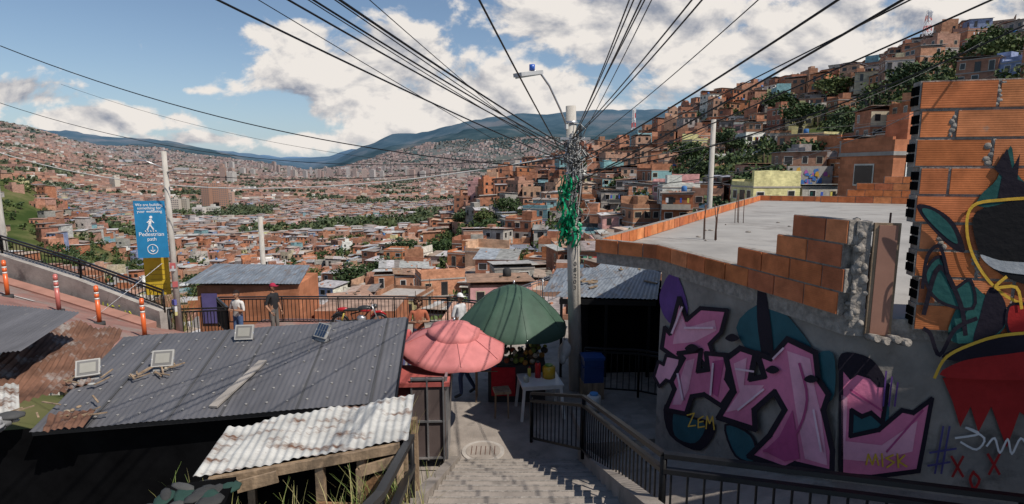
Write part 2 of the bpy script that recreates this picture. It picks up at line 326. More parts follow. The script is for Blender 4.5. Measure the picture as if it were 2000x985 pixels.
        if lod<2:
            for (px_,py_,ww,dd) in ((0,-d/2+.08,w,.16),(-w/2+.08,0,.16,d-.33),(w/2-.08,0,.16,d-.33),(0,d/2-.08,w,.16)):
                hh=U(.3,1.0); 
                if R()<.2: hh=U(1.2,2.2)
                a,b_,_=P(px_,py_,0); mb.box(a,b_,top,top+hh,ww,dd,rot,'wall',wc)
            if R()<.5:
                a,b_,_=P(U(-.25,.25)*w,U(0,.25)*d,0); mb.box(a,b_,top+.01,top+2.2,w*.4,d*.4,rot,'wall',jit(wc),'roof',rc)
            for q in range(3):
                a,b_,_=P(random.choice((-1,1))*(w/2-.3),random.choice((-1,1))*(d/2-.35),0); mb.box(a,b_,top,top+U(.8,1.5),.06,.06,rot,'plain',(.12,.08,.06))
    if lod<2 and R()<.14:
        a,b_,_=P(U(-.25,.25)*w,U(-.25,.25)*d,0); mb.tube([(a,b_,top),(a,b_,top+1.1),(a,b_,top+1.3)],[.5,.5,.25],'plain',random.choice([(.03,.03,.03),(.05,.15,.35)]),n=8)
# ---------------------------------------------------------------- trees
def tree(mb,x,y,z,h,r,nl,ls,col,limbs=True):
    tr=h*.45
    mb.tube([(x,y,z-1),(x+U(-.1,.1),y,z+tr*.5),(x+U(-.2,.2)*r*.3,y,z+tr)],[.05*h,.035*h,.022*h],'plain',(.10,.075,.05),n=6)
    cl=[]
    nb=7 if nl>150 else 4
    for k in range(nb):
        an=2*math.pi*(k+R()*.6)/nb; rr=r*U(.35,.75); c=(x+math.cos(an)*rr,y+math.sin(an)*rr,z+h*U(.5,.85)); cl.append((c,r*U(.35,.55)))
        if limbs: mb.tube([(x,y,z+tr*U(.6,.95)),tuple((c[i]+(x,y,z+tr)[i])/2+U(-.1,.1) for i in range(3)),c],[.018*h,.012*h,.005*h],'plain',(.09,.07,.045),n=4)
    cl.append(((x,y,z+h*.85),r*.5)); cl.append(((x+U(-.3,.3)*r,y,z+h*.66),r*.55))
    for k in range(nl):
        c,rr=random.choice(cl); v=Vector((U(-1,1),U(-1,1),U(-1,1))); 
        if v.length>1: v.normalize()
        v=v*(.55+.45*R()); p=Vector(c)+Vector((v.x*rr*1.1,v.y*rr*1.1,v.z*rr*.8))
        n_=Vector((U(-1,1),U(-1,1),U(-.3,1))).normalized(); a=n_.orthogonal().normalized()*ls*U(.6,1.3); b_=n_.cross(a).normalized()*ls*U(.5,1.1)
        sh=U(.6,1.15); cc=(col[0]*sh,col[1]*sh,col[2]*sh)
        mb.face([p-a,p-b_*.8,p+a,p+b_],'leaf',cc)
GR=[(.055,.085,.022),(.04,.07,.02),(.08,.105,.03),(.05,.08,.03)]
FT=[(-23,95,6),(-16,80,6),(-32,140,8),(-2,190,9),(-9,185,8),(5,170,7),(-44,150,9),(20,88,7),(30,84,7),(40,92,8),(52,104,8),(75,150,9),(92,135,9),(60,160,9),(110,130,9),(122,150,10),(-85,150,9),(-110,190,9),(-96,175,10),(-20,150,8),(42,130,8),(30,160,8),(88,190,10),(70,120,9),(47,150,9),(100,180,10),(14,120,7),(2,110,6),(-60,170,9),(-50,120,7),(-12,120,7),(-36,180,9),(-18,210,9),(-70,130,8)]
def veg(x,y):
    v=noise.fractal(Vector((x/55,y/55,7)),1,2,3)
    return v>(.25 if x/y>.2 else .26)
def clear(x,y):
    for (a,b_,h) in FT:
        if abs(x-a)<h*.5 and abs(y-b_)<h*.6: return False
    return True
mbn=MB(); mbt=MB(); indiv=0
y=38.0
while y<430:
    sy=6.9 if y<220 else 8.5
    x=-1.1*y+U(0,5); xe=1.15*y
    while x<xe:
        w=U(4,7.2); a=(x+w/2)/y; xc=x+w/2; yc=y+U(-1.6,1.6)
        x+=w+ (U(.05,.7) if R()<.8 else U(1.2,3.5))
        if a>.3 and y>380: continue
        z=H(xc,yc)
        if a<-.84 and 200<yc<380:
            if R()<.45: tree(mbt,xc,yc,z,U(2,5),U(1.5,3.5),40,.7,random.choice(GR),False)
            elif R()<.2: house(mbn,xc,yc,z,w,6,1,U(-.4,.4),1)
            continue
        if 0.30<a<1.1 and y<50: continue
        if veg(xc,yc) or R()<.085 or not clear(xc,yc):
            if R()<.8 and clear(xc,yc): tree(mbt,xc,yc,z,U(4,8),U(2.2,4),90 if y<160 else 55,.42 if y<160 else .65,random.choice(GR),False)
            continue
        nf=random.choice((1,2,2,2,3,3)) if a>-.3 else random.choice((1,1,2,2,3))
        if y<60: nf=random.choice((1,1,2))
        if y>200 and a>-.1: nf=random.choice((2,2,3,3,4))
        rot=U(-.35,.35)+noise.noise(Vector((xc/80,yc/80,1)))*.9
        d_=U(5.2,7)
        if y<75 and a<.9:
            m=MB(); house(m,xc,yc,z,w,d_,nf,rot,0); m.done('unseen_shade_house'); indiv+=1
        else: house(mbn,xc,yc,z,w,d_,nf,rot,0 if y<190 else 1)
    y+=sy*U(.93,1.05)
mbn.done('hillside_houses')
mbc=MB(); y=430.0
while y<5200:
    if y<1100: st=10.5; sz=(6.5,10)
    elif y<2400: st=19; sz=(10,16)
    else: st=38; sz=(18,28)
    x=-1.15*y; xe=.3*y
    while x<xe:
        w=U(*sz); xc=x+w/2; a=xc/y; x+=w+U(.5,st*.35); yc=y+U(-.3,.3)*st
        z=H(xc,yc)
        v=noise.fractal(Vector((xc/170,yc/170,2)),1,2,4)+.05
        if a<-.8 and y<650: v+=.25
        if y>2400 and z>170 : v+=.5*((z-170)/120)
        if a<-.2 and y<640: v+=.28
        if v>.27:
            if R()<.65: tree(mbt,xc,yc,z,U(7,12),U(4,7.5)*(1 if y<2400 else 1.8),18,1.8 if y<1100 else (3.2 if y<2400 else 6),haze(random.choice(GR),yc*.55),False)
            continue
        if y<1100: house(mbc,xc,yc,z,w,U(7,10),random.choice((1,2,2,3,3)),U(-.4,.4),2,base=4)
        else:
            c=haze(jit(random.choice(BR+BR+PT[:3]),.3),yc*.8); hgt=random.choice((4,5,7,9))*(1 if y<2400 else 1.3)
            mbc.box(xc,yc,z-8,z+hgt,w,w*.7,U(-.5,.5),'plain',c,'plain',haze(jit(random.choice(RF+BR),.3),yc*.8))
    y+=st
mbc.done('valley_houses')
mbt.done('distant_trees')
mbk=MB()
def tower(mb,x,y,w,h,col):
    z=H(x,y); d=w*.8; c=haze(jit(col,.15),y*.8); rot=U(-.3,.3); mb.box(x,y,z-8,z+h,w,d,rot,'plain',c,'plain',haze((.4,.4,.4),y)); mb.box(x,y,z+h,z+h+3,w*.35,d*.4,rot,'plain',c)
    nfl=int(h/3); co_,si_=math.cos(rot),math.sin(rot); dk=haze((.08,.07,.07),y*1.6)
    for k in range(1,nfl):
        for q in range(4):
            c0=(-.5+(q+.18)/4)*w; c1=(-.5+(q+.78)/4)*w; f=-d/2-.15; za=z+k*3+.9; zb=za+1.4
            mb.face([(x+c0*co_-f*si_,y+c0*si_+f*co_,za),(x+c1*co_-f*si_,y+c1*si_+f*co_,za),(x+c1*co_-f*si_,y+c1*si_+f*co_,zb),(x+c0*co_-f*si_,y+c0*si_+f*co_,zb)],'plain',dk)
BT=[(.36,.18,.11),(.42,.25,.18),(.50,.43,.36),(.55,.51,.46),(.43,.29,.21)]
for (u,y,w,h,c) in [(-.595,800,10,24,2),(-.58,810,10,24,2),(-.54,880,12,40,0),(-.525,900,12,42,0),(-.51,880,12,40,0),(-.555,760,14,14,3),(-.53,770,14,14,3),(-.50,1000,14,26,1),(-.70,1300,16,28,2),(-.60,640,26,8,3),(-.565,620,18,9,3),(-.5,640,16,8,2)]:
    tower(mbk,u*y,y,w,h,BT[c])
cls=[(U(-.6,-.05),U(1900,4000)) for _ in range(17)]
for k in range(105):
    u,y=random.choice(cls); u+=U(-.02,.02); y+=U(-120,120); tower(mbk,u*y,y,U(14,24),U(22,58),random.choice(BT))
mbk.done('apartment_towers')
tv=[]
for k in range(4):
    m=MB(); tree(m,0,0,0,1.0*8,3.6,1100,.3,GR[k]); o=m.done('tree'); tv.append(o.data); bpy.data.objects.remove(o)
for (x,y,h) in FT:
    o=bpy.data.objects.new('tree',random.choice(tv)); o.location=(x,y,H(x,y)); s=h/8*1.1; o.scale=(s*1.2,s*1.2,s); o.rotation_euler[2]=U(0,6); COL.objects.link(o)
# ---------------------------------------------------------------- near ground
CP=[(-5.6,10.6,-4.6),(-5.5,12.5,-4.9),(-6.5,15,-5.1),(-5,19,-5.5),(-10.5,18.5,-5.5),
(0,9,-4.85),(0,11,-4.85),(1.2,10,-4.85),(2,13,-4.88),(-3,12,-4.92),(-2,9,-4.85),(-3,19,-5.5),(1,19,-5.5),(4,19,-5.5),(-3,15.5,-5.15),(1,15.5,-5.1),(-9,16.5,-5.3),(-14,18.5,-5.4)]
def gz(x,y):
    s=w=0
    for (a,b_,c) in CP:
        d=((x-a)**2+(y-b_)**2); k=1/(d*d+.6); s+=k*c; w+=k
    t=min(1,max(0,(-5.8-x)/2.2)); t=t*t*(3-2*t)
    pl=-2.99-.256*(x+11.9)-.318*(y-13)
    if y>14.6: t*=max(0,1-(y-14.6)/1.5) if x>-9.3 else 1
    return (s/w)*(1-t)+pl*t
mb=MB(); 
st=.35; xs=[-20+st*i for i in range(int(25/st)+1)]; ys=[8.55+st*i for i in range(int(11.6/st)+1)]
G={}
for i,x in enumerate(xs):
    for j,y in enumerate(ys): G[i,j]=(x,y,gz(x,y))
for i in range(len(xs)-1):
    for j in range(len(ys)-1):
        x,y=xs[i],ys[j]
        if y>17 and x<-11: continue
        if y>15.4-(x+13)*.3 and x<-9.2 : continue
        mb.face([G[i,j],G[i+1,j],G[i+1,j+1],G[i,j+1]],'paver' if x<-6.6 else 'conc',sm=True)
mb.done('plaza_pavement',dbl=True)
mb=MB(); mb.box(-5.5,4.8,-6,-4.87,9.5,8,0,'conc'); mb.done('yard_ground')
mb=MB(); mz=gz(-.5,9.1); mb.tube([(-.5,9.15,mz-.02),(-.5,9.15,mz+.02)],.37,'wallc',n=28); mb.tube([(-.5,9.15,mz-.01),(-.5,9.15,mz+.027)],.30,'conc',n=28)
for k in range(6): mb.obox((-.5-.2+.08*k,9.0,mz+.029),(-.5-.2+.08*k,9.3,mz+.029),.012,.006,'rebar')
mb.done('manhole_cover')
def rail(name,pts,h,gap=.13,post=None,r=.012,rails=(0,.08),pr=.025,th=.02,col=None,mt='black'):
    mb=MB()
    for a,b_ in zip(pts[:-1],pts[1:]):
        a=Vector(a);b_=Vector(b_);Ln=(b_-a).length; n=max(1,int(Ln/gap))
        for dz in rails: mb.obox(a+Vector((0,0,h-dz)),b_+Vector((0,0,h-dz)),th*1.6,th*1.2,mt)
        mb.obox(a+Vector((0,0,.1)),b_+Vector((0,0,.1)),th,th,mt)
        for k in range(n):
            p=a.lerp(b_,(k+.5)/n); mb.tube([p+Vector((0,0,.1)),p+Vector((0,0,h-rails[-1]))],r,mt,n=4,cap=False)
        for p in (a,b_): mb.tube([p-Vector((0,0,.05)),p+Vector((0,0,h))],pr,mt,n=6)
    return mb.done(name)
mb=MB(); wp=[(-19,17.6,-2.9,-2.1),(-15,16.2,-3.15,-2.45),(-12,15.2,-3.6,-3.0),(-9,14,-4.05,-3.6)]
for a,b_ in zip(wp[:-1],wp[1:]):
    ax,ay,a0,a1=a; bx,by,b0,b1=b_; ox,oy=.1,.28
    mb.face([(ax,ay,a0-2),(bx,by,b0-2),(bx,by,b1),(ax,ay,a1)],'wallc'); mb.face([(ax,ay,a1),(bx,by,b1),(bx+ox,by+oy,b1),(ax+ox,ay+oy,a1)],'wallc'); mb.face([(ax+ox,ay+oy,a0-3),(bx+ox,by+oy,b0-3),(bx+ox,by+oy,b1),(ax+ox,ay+oy,a1)],'wallc')
    mb.obox((ax-.05,ay-.35,gz(ax-.05,ay-.35)+.03),(bx-.05,by-.35,gz(bx-.05,by-.35)+.03),.35,.16,'plain',(.33,.17,.13))
mb.face([(-9,14,-6),(-8.9,14.28,-6),(-8.9,14.28,-3.6),(-9,14,-3.6)],'wallc')
for k in range(7):
    x=-11.0+k*.2; y=14.87-(x+11)*.4; zc=-3.58-(x+11)*.2
    for q in range(3): mb.obox((x+U(-.08,.08),y-.06,zc+U(-.12,.12)),(x+U(-.08,.12),y-.06,zc+U(-.12,.12)),.015,.03,'plain',(.5,.5,.03),up=(0,1,0))
mb.done('road_retaining_wall')
rail('road_railing',[(a+.05,b_+.14,d) for a,b_,c,d in wp],.52,gap=.14,th=.03,r=.011)
rail('plaza_railing',[(-8.9,14.2,-4.6),(-8.6,16.6,-5.15),(-10.4,19.4,-5.5)],1.0,gap=.14,th=.035)
rail('plaza_railing',[(-10.4,19.5,-5.5),(-8.2,19.6,-5.5),(-6.2,19.6,-5.5),(-4.2,19.6,-5.5),(-2.3,19.5,-5.5),(-.6,18.2,-5.4)],1.0,gap=.13,th=.035,r=.013)
rail('plaza_railing',[(-.2,19.5,-5.3),(1.1,19.8,-4.9),(2.4,20.2,-4.4)],1.0,gap=.15,mt='steel')
mb=MB()
for k in range(10):
    a=(-14.5+k*.3,13.6-k*.04); b_=(a[0]+.3,a[1]-.04)
    mb.face([(a[0],a[1],gz(*a)+.02),(b_[0],b_[1],gz(*b_)+.02),(b_[0],b_[1]+.1,gz(b_[0],b_[1]+.1)+.02),(a[0],a[1]+.1,gz(a[0],a[1]+.1)+.02)],'plain',(.5,.48,.45))
mb.done('road_marking')
def bollard(x,y,h=.85,col=(.75,.14,.03)):
    z=gz(x,y); mb=MB(); mb.tube([(0,0,-.05),(0,0,.05)],.11,'plain',(.04,.04,.04),n=12)
    zs=[.05,.56,.60,.69,.73,h]; cs=[col,(.6,.6,.57),col,(.6,.6,.57),col]
    for i in range(5): mb.tube([(0,0,zs[i]),(0,0,zs[i+1])],.045,'gloss',cs[i],n=12)
    mb.ball((0,0,h),(.045,.045,.035),'gloss',col); mb.done('traffic_bollard',loc=(x,y,z))
for p in [(-11.9,13),(-10.4,12.6),(-9.2,12.2),(-7.95,11.8)]: bollard(*p,col=(.62,.12,.03) if p[0]!=-10.4 else (.45,.13,.11))
# ---------------------------------------------------------------- stairs
mb=MB(); n=18
for k in range(n):
    y0=8.6-.36*k; z=-4.85+.15*(k+1); mb.box(.12,y0-.6,z-1.2,z,1.95,1.2,0,'conc')
    mb.box(.12,y0+.012,z-.035,z+.004,1.95,.03,0,'mortar')
mb.obox((1.17,8.7,-4.75),(1.17,2.2,-2.05),.16,.35,'conc'); mb.obox((-.93,8.6,-4.8),(-.93,2.2,-2.1),.14,.3,'conc')
mb.done('concrete_stairs')
mb=MB()
mb.face([(1.2,8.9,-4.9),(2.3,8.5,-4.35),(3.2,5.1,-2.95),(1.3,4.6,-3.35)],'conc')
mb.face([(1.3,4.6,-3.35),(3.2,5.1,-2.95),(8,4.2,-2.95),(8,2.6,-3.2),(1.3,3.2,-3.3)],'conc')
mb.face([(1.25,8.9,-4.9),(1.3,4.6,-3.35),(1.3,3.2,-3.3),(1.25,3.2,-6)],'conc')
for k in range(7):
    y0=8.9+.34*k; z=-4.42-.07*k; mb.box(1.95,y0,-5.4,z,1.5,.36,.15,'conc')
mb.done('side_path')
rail('stair_railing',[(.345,9.5,-4.87),(1.07,8.0,-4.3),(1.31,4.55,-3.38),(3.83,3.9,-3.38),(6.4,3.4,-3.38)],.94,gap=.135,rails=(0,.14),th=.036,r=.011,pr=.03)
rail('stair_railing',[(-.95,5.0,-3.4),(-.86,3.4,-3.0),(-.84,2.0,-2.5)],.9,gap=.5,rails=(0,.3),th=.04,r=.012,pr=.028)
# ---------------------------------------------------------------- graffiti building
A=Vector((1.37,9.0,0));B=Vector((2.2,8.3,0));F=Vector((3.05,5.0,0));E=Vector((7.4,3.93,0));Cc=Vector((10.5,24,0));D=Vector((17,21.3,0))
ST=-1.33
bld=empty('graffiti_building')
mb=MB()
top=[A,B,F,E,D,Cc]
mb.face([(p.x,p.y,ST) for p in top],'slab'); mb.face([(p.x,p.y,ST-.18) for p in reversed(top)],'slab')
for i in range(len(top)):
    a,b_=top[i],top[(i+1)%len(top)]; mb.face([(a.x,a.y,ST-.18),(b_.x,b_.y,ST-.18),(b_.x,b_.y,ST),(a.x,a.y,ST)],'mortar')
mb.done('roof_slab',bld)
mb=MB()
B2=Vector((2.23,8.25,0)); 
for a,b_ in ((B2,F+Vector((.02,.03,0))),(F+Vector((.02,.03,0)),E),(Vector((9.8,22.5,0)),B2)):
    mb.face([(a.x,a.y,-6),(b_.x,b_.y,-6),(b_.x,b_.y,ST-.15),(a.x,a.y,ST-.15)],'plaster')
mb.done('plastered_walls',bld)
BC=[(.50,.165,.065),(.46,.145,.055),(.54,.20,.085),(.40,.13,.06)]
def blocks(mb,p0,p1,z0,topf,Lb=.42,h=.22,th=.13,s0=0):
    p0=Vector(p0);p1=Vector(p1);p0.z=p1.z=0;d=(p1-p0);Ln=d.length;d.normalize();n=Vector((d.y,-d.x,0));rot=math.atan2(d.y,d.x)
    k=0
    while z0+(k+.6)*h<max(topf(s*Ln/20) for s in range(21)):
        s=-(Lb/2 if k%2 else 0)
        while s<Ln:
            a=max(s,0);b_=min(s+Lb,Ln)
            if b_-a>.05 and z0+(k+.5)*h<topf((a+b_)/2):
                c=p0+d*(a+b_)/2; g=jit(random.choice(BC),.15)
                w=b_-a-.018; zz=z0+k*h; o=n*U(-.004,.004)
                mb.box(c.x+o.x,c.y+o.y,zz+.009,zz+h-.009,w,th,rot+U(-.012,.012),'block',g,bottom=True)
                mb.box(c.x,c.y,zz,zz+h-.002,b_-a,th-.03,rot,'mortar')
            s+=Lb
        k+=1
mb=MB()
blocks(mb,A,B,ST,lambda s:ST+.22)
LBF=(F-B).length
def tf(s):
    k=s/LBF
    return ST+(.22 if k<.53 else .44 if k<.68 else .66 if k<.86 else .88)
blocks(mb,B,F,ST,tf); 
blocks(mb,A+Vector((.05,.1,0)),Cc,ST,lambda s:ST+.22); blocks(mb,Cc,D,ST,lambda s:ST+.22)
blocks(mb,Vector((12.4,22.7,0)),Vector((16.5,20.9,0)),ST,lambda s:ST+.3+.28*min(4,int(s/.7)),Lb=.6,h=.26)
mb.done('parapet_bricks',bld)
mb=MB()
for k in range(60):
    z=ST+U(-.1,.86); p=F+Vector((U(.02,.14),U(-.04,.08),0)); mb.ball((p.x,p.y,z),(U(.02,.055),U(.02,.05),U(.02,.06)),'mortar',nu=6,nv=4,rot=U(0,3))
mb.box(F.x+.09,F.y+.03,ST-.1,ST+.87,.12,.12,-.2,'mortar')
mb.done('broken_cement_column',bld)
mb=MB(); mb.box(3.30,4.93,-1.5,-.47,.21,.03,-.2,'wood',bottom=True); mb.box(3.30,4.91,-1.48,-.49,.15,.012,-.2,'plain',(.27,.14,.10),bottom=True); mb.done('leaning_board',bld)
mb=MB(); d=(E-F).normalized(); n=Vector((d.y,-d.x,0)); G0=F+d*.38
Lw=4.0; z0=-1.40; h=.236
for k in range(9):
    s=-.28 if k%2 else 0.0
    j=0
    while s<Lw:
        st0=.13-.02*k+(.03 if k%2 else 0)
        a=max(s,st0);b_=s+.56
        if b_-a>.06 and not(k==8 and .62<a<.7):
            c=G0+d*((a+b_)/2); g=jit(random.choice(BC),.15); w=b_-a-.02-U(0,.012); rot=math.atan2(d.y,d.x); off=n*U(-.005,.005)
            mb.box(c.x+off.x,c.y+off.y,z0+k*h+.011,z0+k*h+h-.013,w,.15,rot,'block',g,bottom=True)
            mb.box(c.x,c.y,z0+k*h,z0+k*h+h-.001,b_-a,.135,rot,'mortar')
            if j>0 and R()<.8:
                for q in range(6):
                    q_=G0+d*(a+U(-.03,.03))+n*.068; mb.ball((q_.x,q_.y,z0+k*h+.03+q*.035),(U(.015,.04),.012,U(.02,.035)),'mortar',nu=6,nv=4,rot=rot)
            if a<.3:
                e=G0+d*(a-.0)
                for zz in (.04,.125):
                    for yy in (-.035,.035):
                        e2=e-n*yy; mb.box(e2.x,e2.y,z0+k*h+zz,z0+k*h+zz+.07,.028,.055,rot,'darkwall',bottom=True)  # dark boxes paint the shade inside the hollow block cells
        s+=.56; j+=1
mb.done('tall_brick_wall',bld)
mb=MB()
for (x,y,hh,nn) in ((3.75,10.6,.75,5),(5.6,14,.8,4),(3.46,5.15,1.0,1),(3.40,5.3,.85,1)):
    for k in range(nn): a,b_=x+U(-.15,.15)*(nn>1),y+U(-.15,.15); mb.tube([(a,b_,ST),(a+U(-.02,.02),b_,ST+hh*.5),(a+U(-.04,.04),b_,ST+hh*U(.85,1))],.009,'rebar',n=5)
for k in range(4):
    p=F+d*(.17+.08*k); mb.tube([(p.x,p.y-.03,-1.50-.02*(k%2)),(p.x+.01,p.y-.16,-1.48-.02*(k%2))],.034,'mortar',n=10)
for k in range(26): mb.ball((U(3.2,9),U(6,16),ST+.01),(U(.02,.08),U(.02,.06),.02),'mortar',nu=6,nv=4)
mb.done('rebar_and_pipes',bld)
# murals
class Wall:
    def __init__(s,P0,dr,sg=1):
        s.P0=Vector(P0); dr=Vector(dr); dr.z=0; dr.normalize(); s.n=Vector((dr.y,-dr.x,0)); s.k=0
    def pt(s,x,y,off):
        b_=(492.5-y)/1100; dr=Vector(((x-1000)/1100,.98927+.14608*b_,-.14608+.98927*b_)); t=s.P0.dot(s.n)/dr.dot(s.n); return dr*t+s.n*off
    def poly(s,mb,pts,c,out=None,ow=7):
        s.k+=1; o=.012+.0018*s.k
        mb.face([s.pt(x,y,o) for x,y in pts],'paint',c)
        if out: s.line(mb,pts+[pts[0]],ow,out)
    def line(s,mb,pts,w,c):
        s.k+=1; o=.012+.0018*s.k
        for i in range(len(pts)-1):
            (x0,y0),(x1,y1)=pts[i],pts[i+1]; dx,dy=x1-x0,y1-y0; l=math.hypot(dx,dy) or 1; nx,ny=-dy/l*w/2,dx/l*w/2; ex,ey=dx/l*w*.35,dy/l*w*.35
            mb.face([s.pt(x0-nx-ex,y0-ny-ey,o),s.pt(x1-nx+ex,y1-ny+ey,o),s.pt(x1+nx+ex,y1+ny+ey,o),s.pt(x0+nx-ex,y0+ny-ey,o)],'paint',c)
            o+=.0001
def sm(pts,n=4,closed=True):
    o=[]; N_=len(pts)
    for i in range(N_ if closed else N_-1):
        p0,p1,p2,p3=[pts[(i+k)%N_] if closed else pts[min(max(i+k,0),N_-1)] for k in (-1,0,1,2)]
        for j in range(n):
            t=j/n; o.append(tuple(.5*((2*p1[q])+(-p0[q]+p2[q])*t+(2*p0[q]-5*p1[q]+4*p2[q]-p3[q])*t*t+(-p0[q]+3*p1[q]-3*p2[q]+p3[q])*t**3) for q in (0,1)))
    if not closed: o.append(pts[-1])
    return o
PK=(.58,.17,.29);PK2=(.68,.33,.43);PK3=(.40,.07,.19);BK=(.015,.012,.02);TL=(.025,.09,.11);PU=(.11,.05,.20);YE=(.62,.38,.05);RD=(.32,.02,.02);WH=(.6,.6,.6)
mb=MB(); w1=Wall(B2,F-B)
w1.poly(mb,sm([(1290,575),(1318,530),(1345,600),(1330,640),(1300,620)]),PU)
w1.poly(mb,sm([(1440,640),(1500,590),(1560,640),(1590,700),(1500,720)]),TL)
w1.poly(mb,sm([(1300,790),(1340,810),(1400,830),(1370,880),(1310,850)]),BK)
w1.poly(mb,sm([(1320,800),(1345,815),(1380,830),(1360,865),(1320,850)]),TL)
w1.poly(mb,sm([(1420,830),(1470,850),(1480,900),(1440,890)]),TL,BK,4)
w1.poly(mb,sm([(1488,530),(1503,590),(1514,690),(1498,720),(1482,620)]),BK)
w1.poly(mb,sm([(1596,700),(1632,690),(1634,770),(1612,780)]),TL)
w1.poly(mb,[(1296,680),(1302,640),(1312,652),(1330,582),(1345,625),(1372,602),(1424,606),(1412,650),(1390,672),(1412,735),(1384,718),(1362,690),(1325,700)],PK,BK,8)
w1.poly(mb,[(1330,600),(1345,640),(1400,625),(1404,645),(1360,668),(1318,672)],PK2)
w1.poly(mb,[(1281,735),(1290,706),(1300,712),(1305,694),(1333,700),(1325,750),(1305,742),(1292,755)],PK2,BK,6)
w1.poly(mb,[(1305,800),(1322,760),(1316,745),(1340,700),(1330,690),(1374,684),(1368,725),(1388,722),(1384,690),(1432,694),(1424,740),(1436,760),(1414,792),(1380,770),(1356,774),(1345,808)],PK,BK,9)
w1.poly(mb,[(1345,705),(1362,700),(1350,760),(1335,790),(1318,790)],PK2); w1.poly(mb,[(1398,705),(1420,702),(1408,775),(1392,765)],PK3)
w1.poly(mb,[(1425,700),(1452,680),(1482,690),(1472,740),(1500,735),(1486,690),(1512,700),(1545,662),(1600,688),(1606,740),(1626,770),(1616,800),(1634,880),(1633,922),(1560,905),(1540,915),(1470,890),(1510,850),(1540,800),(1520,765),(1480,800),(1482,838),(1410,815),(1440,765)],PK,BK,11)
w1.poly(mb,[(1545,685),(1590,700),(1600,760),(1612,810),(1624,908),(1580,895),(1562,800)],PK2)
w1.poly(mb,[(1440,710),(1466,698),(1460,752),(1500,752),(1480,780),(1446,800),(1424,805),(1452,765)],PK2)
w1.poly(mb,[(1500,880),(1530,852),(1556,800),(1566,860),(1570,895),(1540,900)],PK3)
w1.line(mb,sm([(1500,880),(1560,850),(1585,780),(1570,710)],4,False),5,PK3)
for a in ((1330,730,1340,780),(1400,710,1395,770),(1445,720,1480,725),(1450,800,1500,760),(1345,640,1400,640),(1320,650,1340,600),(1520,700,1540,680),(1600,800,1615,880)): w1.line(mb,[(a[0],a[1]),(a[2],a[3])],4,(.72,.5,.58))
for a in ((1360,680),(1440,660),(1520,722),(1596,740)): w1.poly(mb,sm([(a[0]-14,a[1]),(a[0],a[1]-9),(a[0]+14,a[1]),(a[0],a[1]+7)]),BK)
w1.line(mb,[(1352,810),(1366,806),(1354,832),(1368,830)],2.5,YE); w1.line(mb,[(1384,812),(1374,818),(1374,834),(1386,832)],2.5,YE); w1.line(mb,[(1374,824),(1384,822)],2.5,YE); w1.line(mb,[(1390,836),(1392,812),(1397,826),(1403,812),(1406,838)],2.5,YE)
mb.done('mural_letters',bld)
mb=MB(); w2=Wall(F+Vector((.02,.03,0)),E-F)
w2.poly(mb,sm([(1642,690),(1700,700),(1730,750),(1690,760),(1642,740)]),BK)
w2.poly(mb,sm([(1650,760),(1700,740),(1735,790),(1720,850),(1660,840)]),TL)
w2.poly(mb,[(1641,712),(1660,735),(1672,726),(1700,735),(1715,750),(1732,752),(1722,825),(1700,805),(1682,812),(1662,800),(1660,850),(1715,838),(1760,800),(1782,805),(1818,778),(1805,850),(1792,918),(1700,930),(1641,926)],PK,BK,9)
w2.poly(mb,[(1642,770),(1654,775),(1650,860),(1720,868),(1790,820),(1780,880),(1700,900),(1642,895)],PK2)
w2.line(mb,[(1660,760),(1720,800)],4,PK3); w2.line(mb,[(1730,880),(1800,800)],4,PK3)
w2.line(mb,[(1690,905),(1694,885),(1702,905),(1708,885),(1714,906)],3.5,YE); w2.line(mb,[(1720,884),(1722,908)],3.5,YE); w2.line(mb,[(1742,886),(1728,892),(1744,900),(1730,910)],3.5,YE); w2.line(mb,[(1750,884),(1752,910)],3.5,YE); w2.line(mb,[(1764,886),(1752,898),(1768,908)],3.5,YE)
for x in (1728,1739,1750): w2.line(mb,[(x,720+(x-1725)),(x-6,790)],3.5,PU)
for x in (1838,1850): w2.line(mb,[(x,830),(x-16,920)],4,(.07,.06,.18))
w2.line(mb,[(1812,880),(1862,872)],4,(.07,.06,.18)); w2.line(mb,[(1808,905),(1850,898)],4,(.07,.06,.18))
w2.poly(mb,[(1836,735),(1900,725),(2050,715),(2050,850),(1985,800),(1960,870),(1930,790),(1905,840),(1890,790),(1870,830),(1855,780)],RD)
for (x,y) in ((1865,905),(1935,900)): w2.line(mb,[(x-12,y-18),(x+10,y+20)],5,RD); w2.line(mb,[(x+10,y-18),(x-10,y+20)],5,RD)
w2.line(mb,sm([(1895,915),(1888,930),(1896,948),(1906,930),(1893,916)],3,False),5,RD)
w2.line(mb,sm([(1860,850),(1905,842),(1880,830),(1915,850),(1900,872),(1870,858)],4,False),4,WH); w2.line(mb,sm([(1920,865),(1935,850),(1945,878),(1960,852),(1968,880),(1985,850),(2000,870)],4,False),4,WH)
mb.done('mural_lower',bld)
mb=MB(); w3=Wall(G0+n*.08,E-F)
TG=(.02,.085,.08)
w3.poly(mb,sm([(1972,285),(1985,340),(2030,375),(2090,390),(1920,405),(1915,380),(1945,350)]),TG)
w3.poly(mb,[(1945,395),(1955,345),(1940,330),(1965,290),(1975,330),(1990,300),(1985,350),(2030,372),(2090,380),(2090,400)],BK)
w3.poly(mb,sm([(1903,470),(1900,420),(1940,402),(2010,392),(2080,420),(2080,560),(1990,552),(1925,515)]),(.010,.010,.012))
w3.line(mb,sm([(2060,385),(1960,390),(1898,402),(1886,450),(1903,510),(1945,565),(2000,595),(2060,605)],5,False),6,YE)
w3.poly(mb,sm([(1912,497),(1950,508),(2010,513),(2080,520),(2080,540),(1990,535),(1938,524)]),(.38,.40,.42))
w3.poly(mb,sm([(1890,560),(1920,575),(1960,600),(1950,650),(1870,670),(1850,640)]),TG)
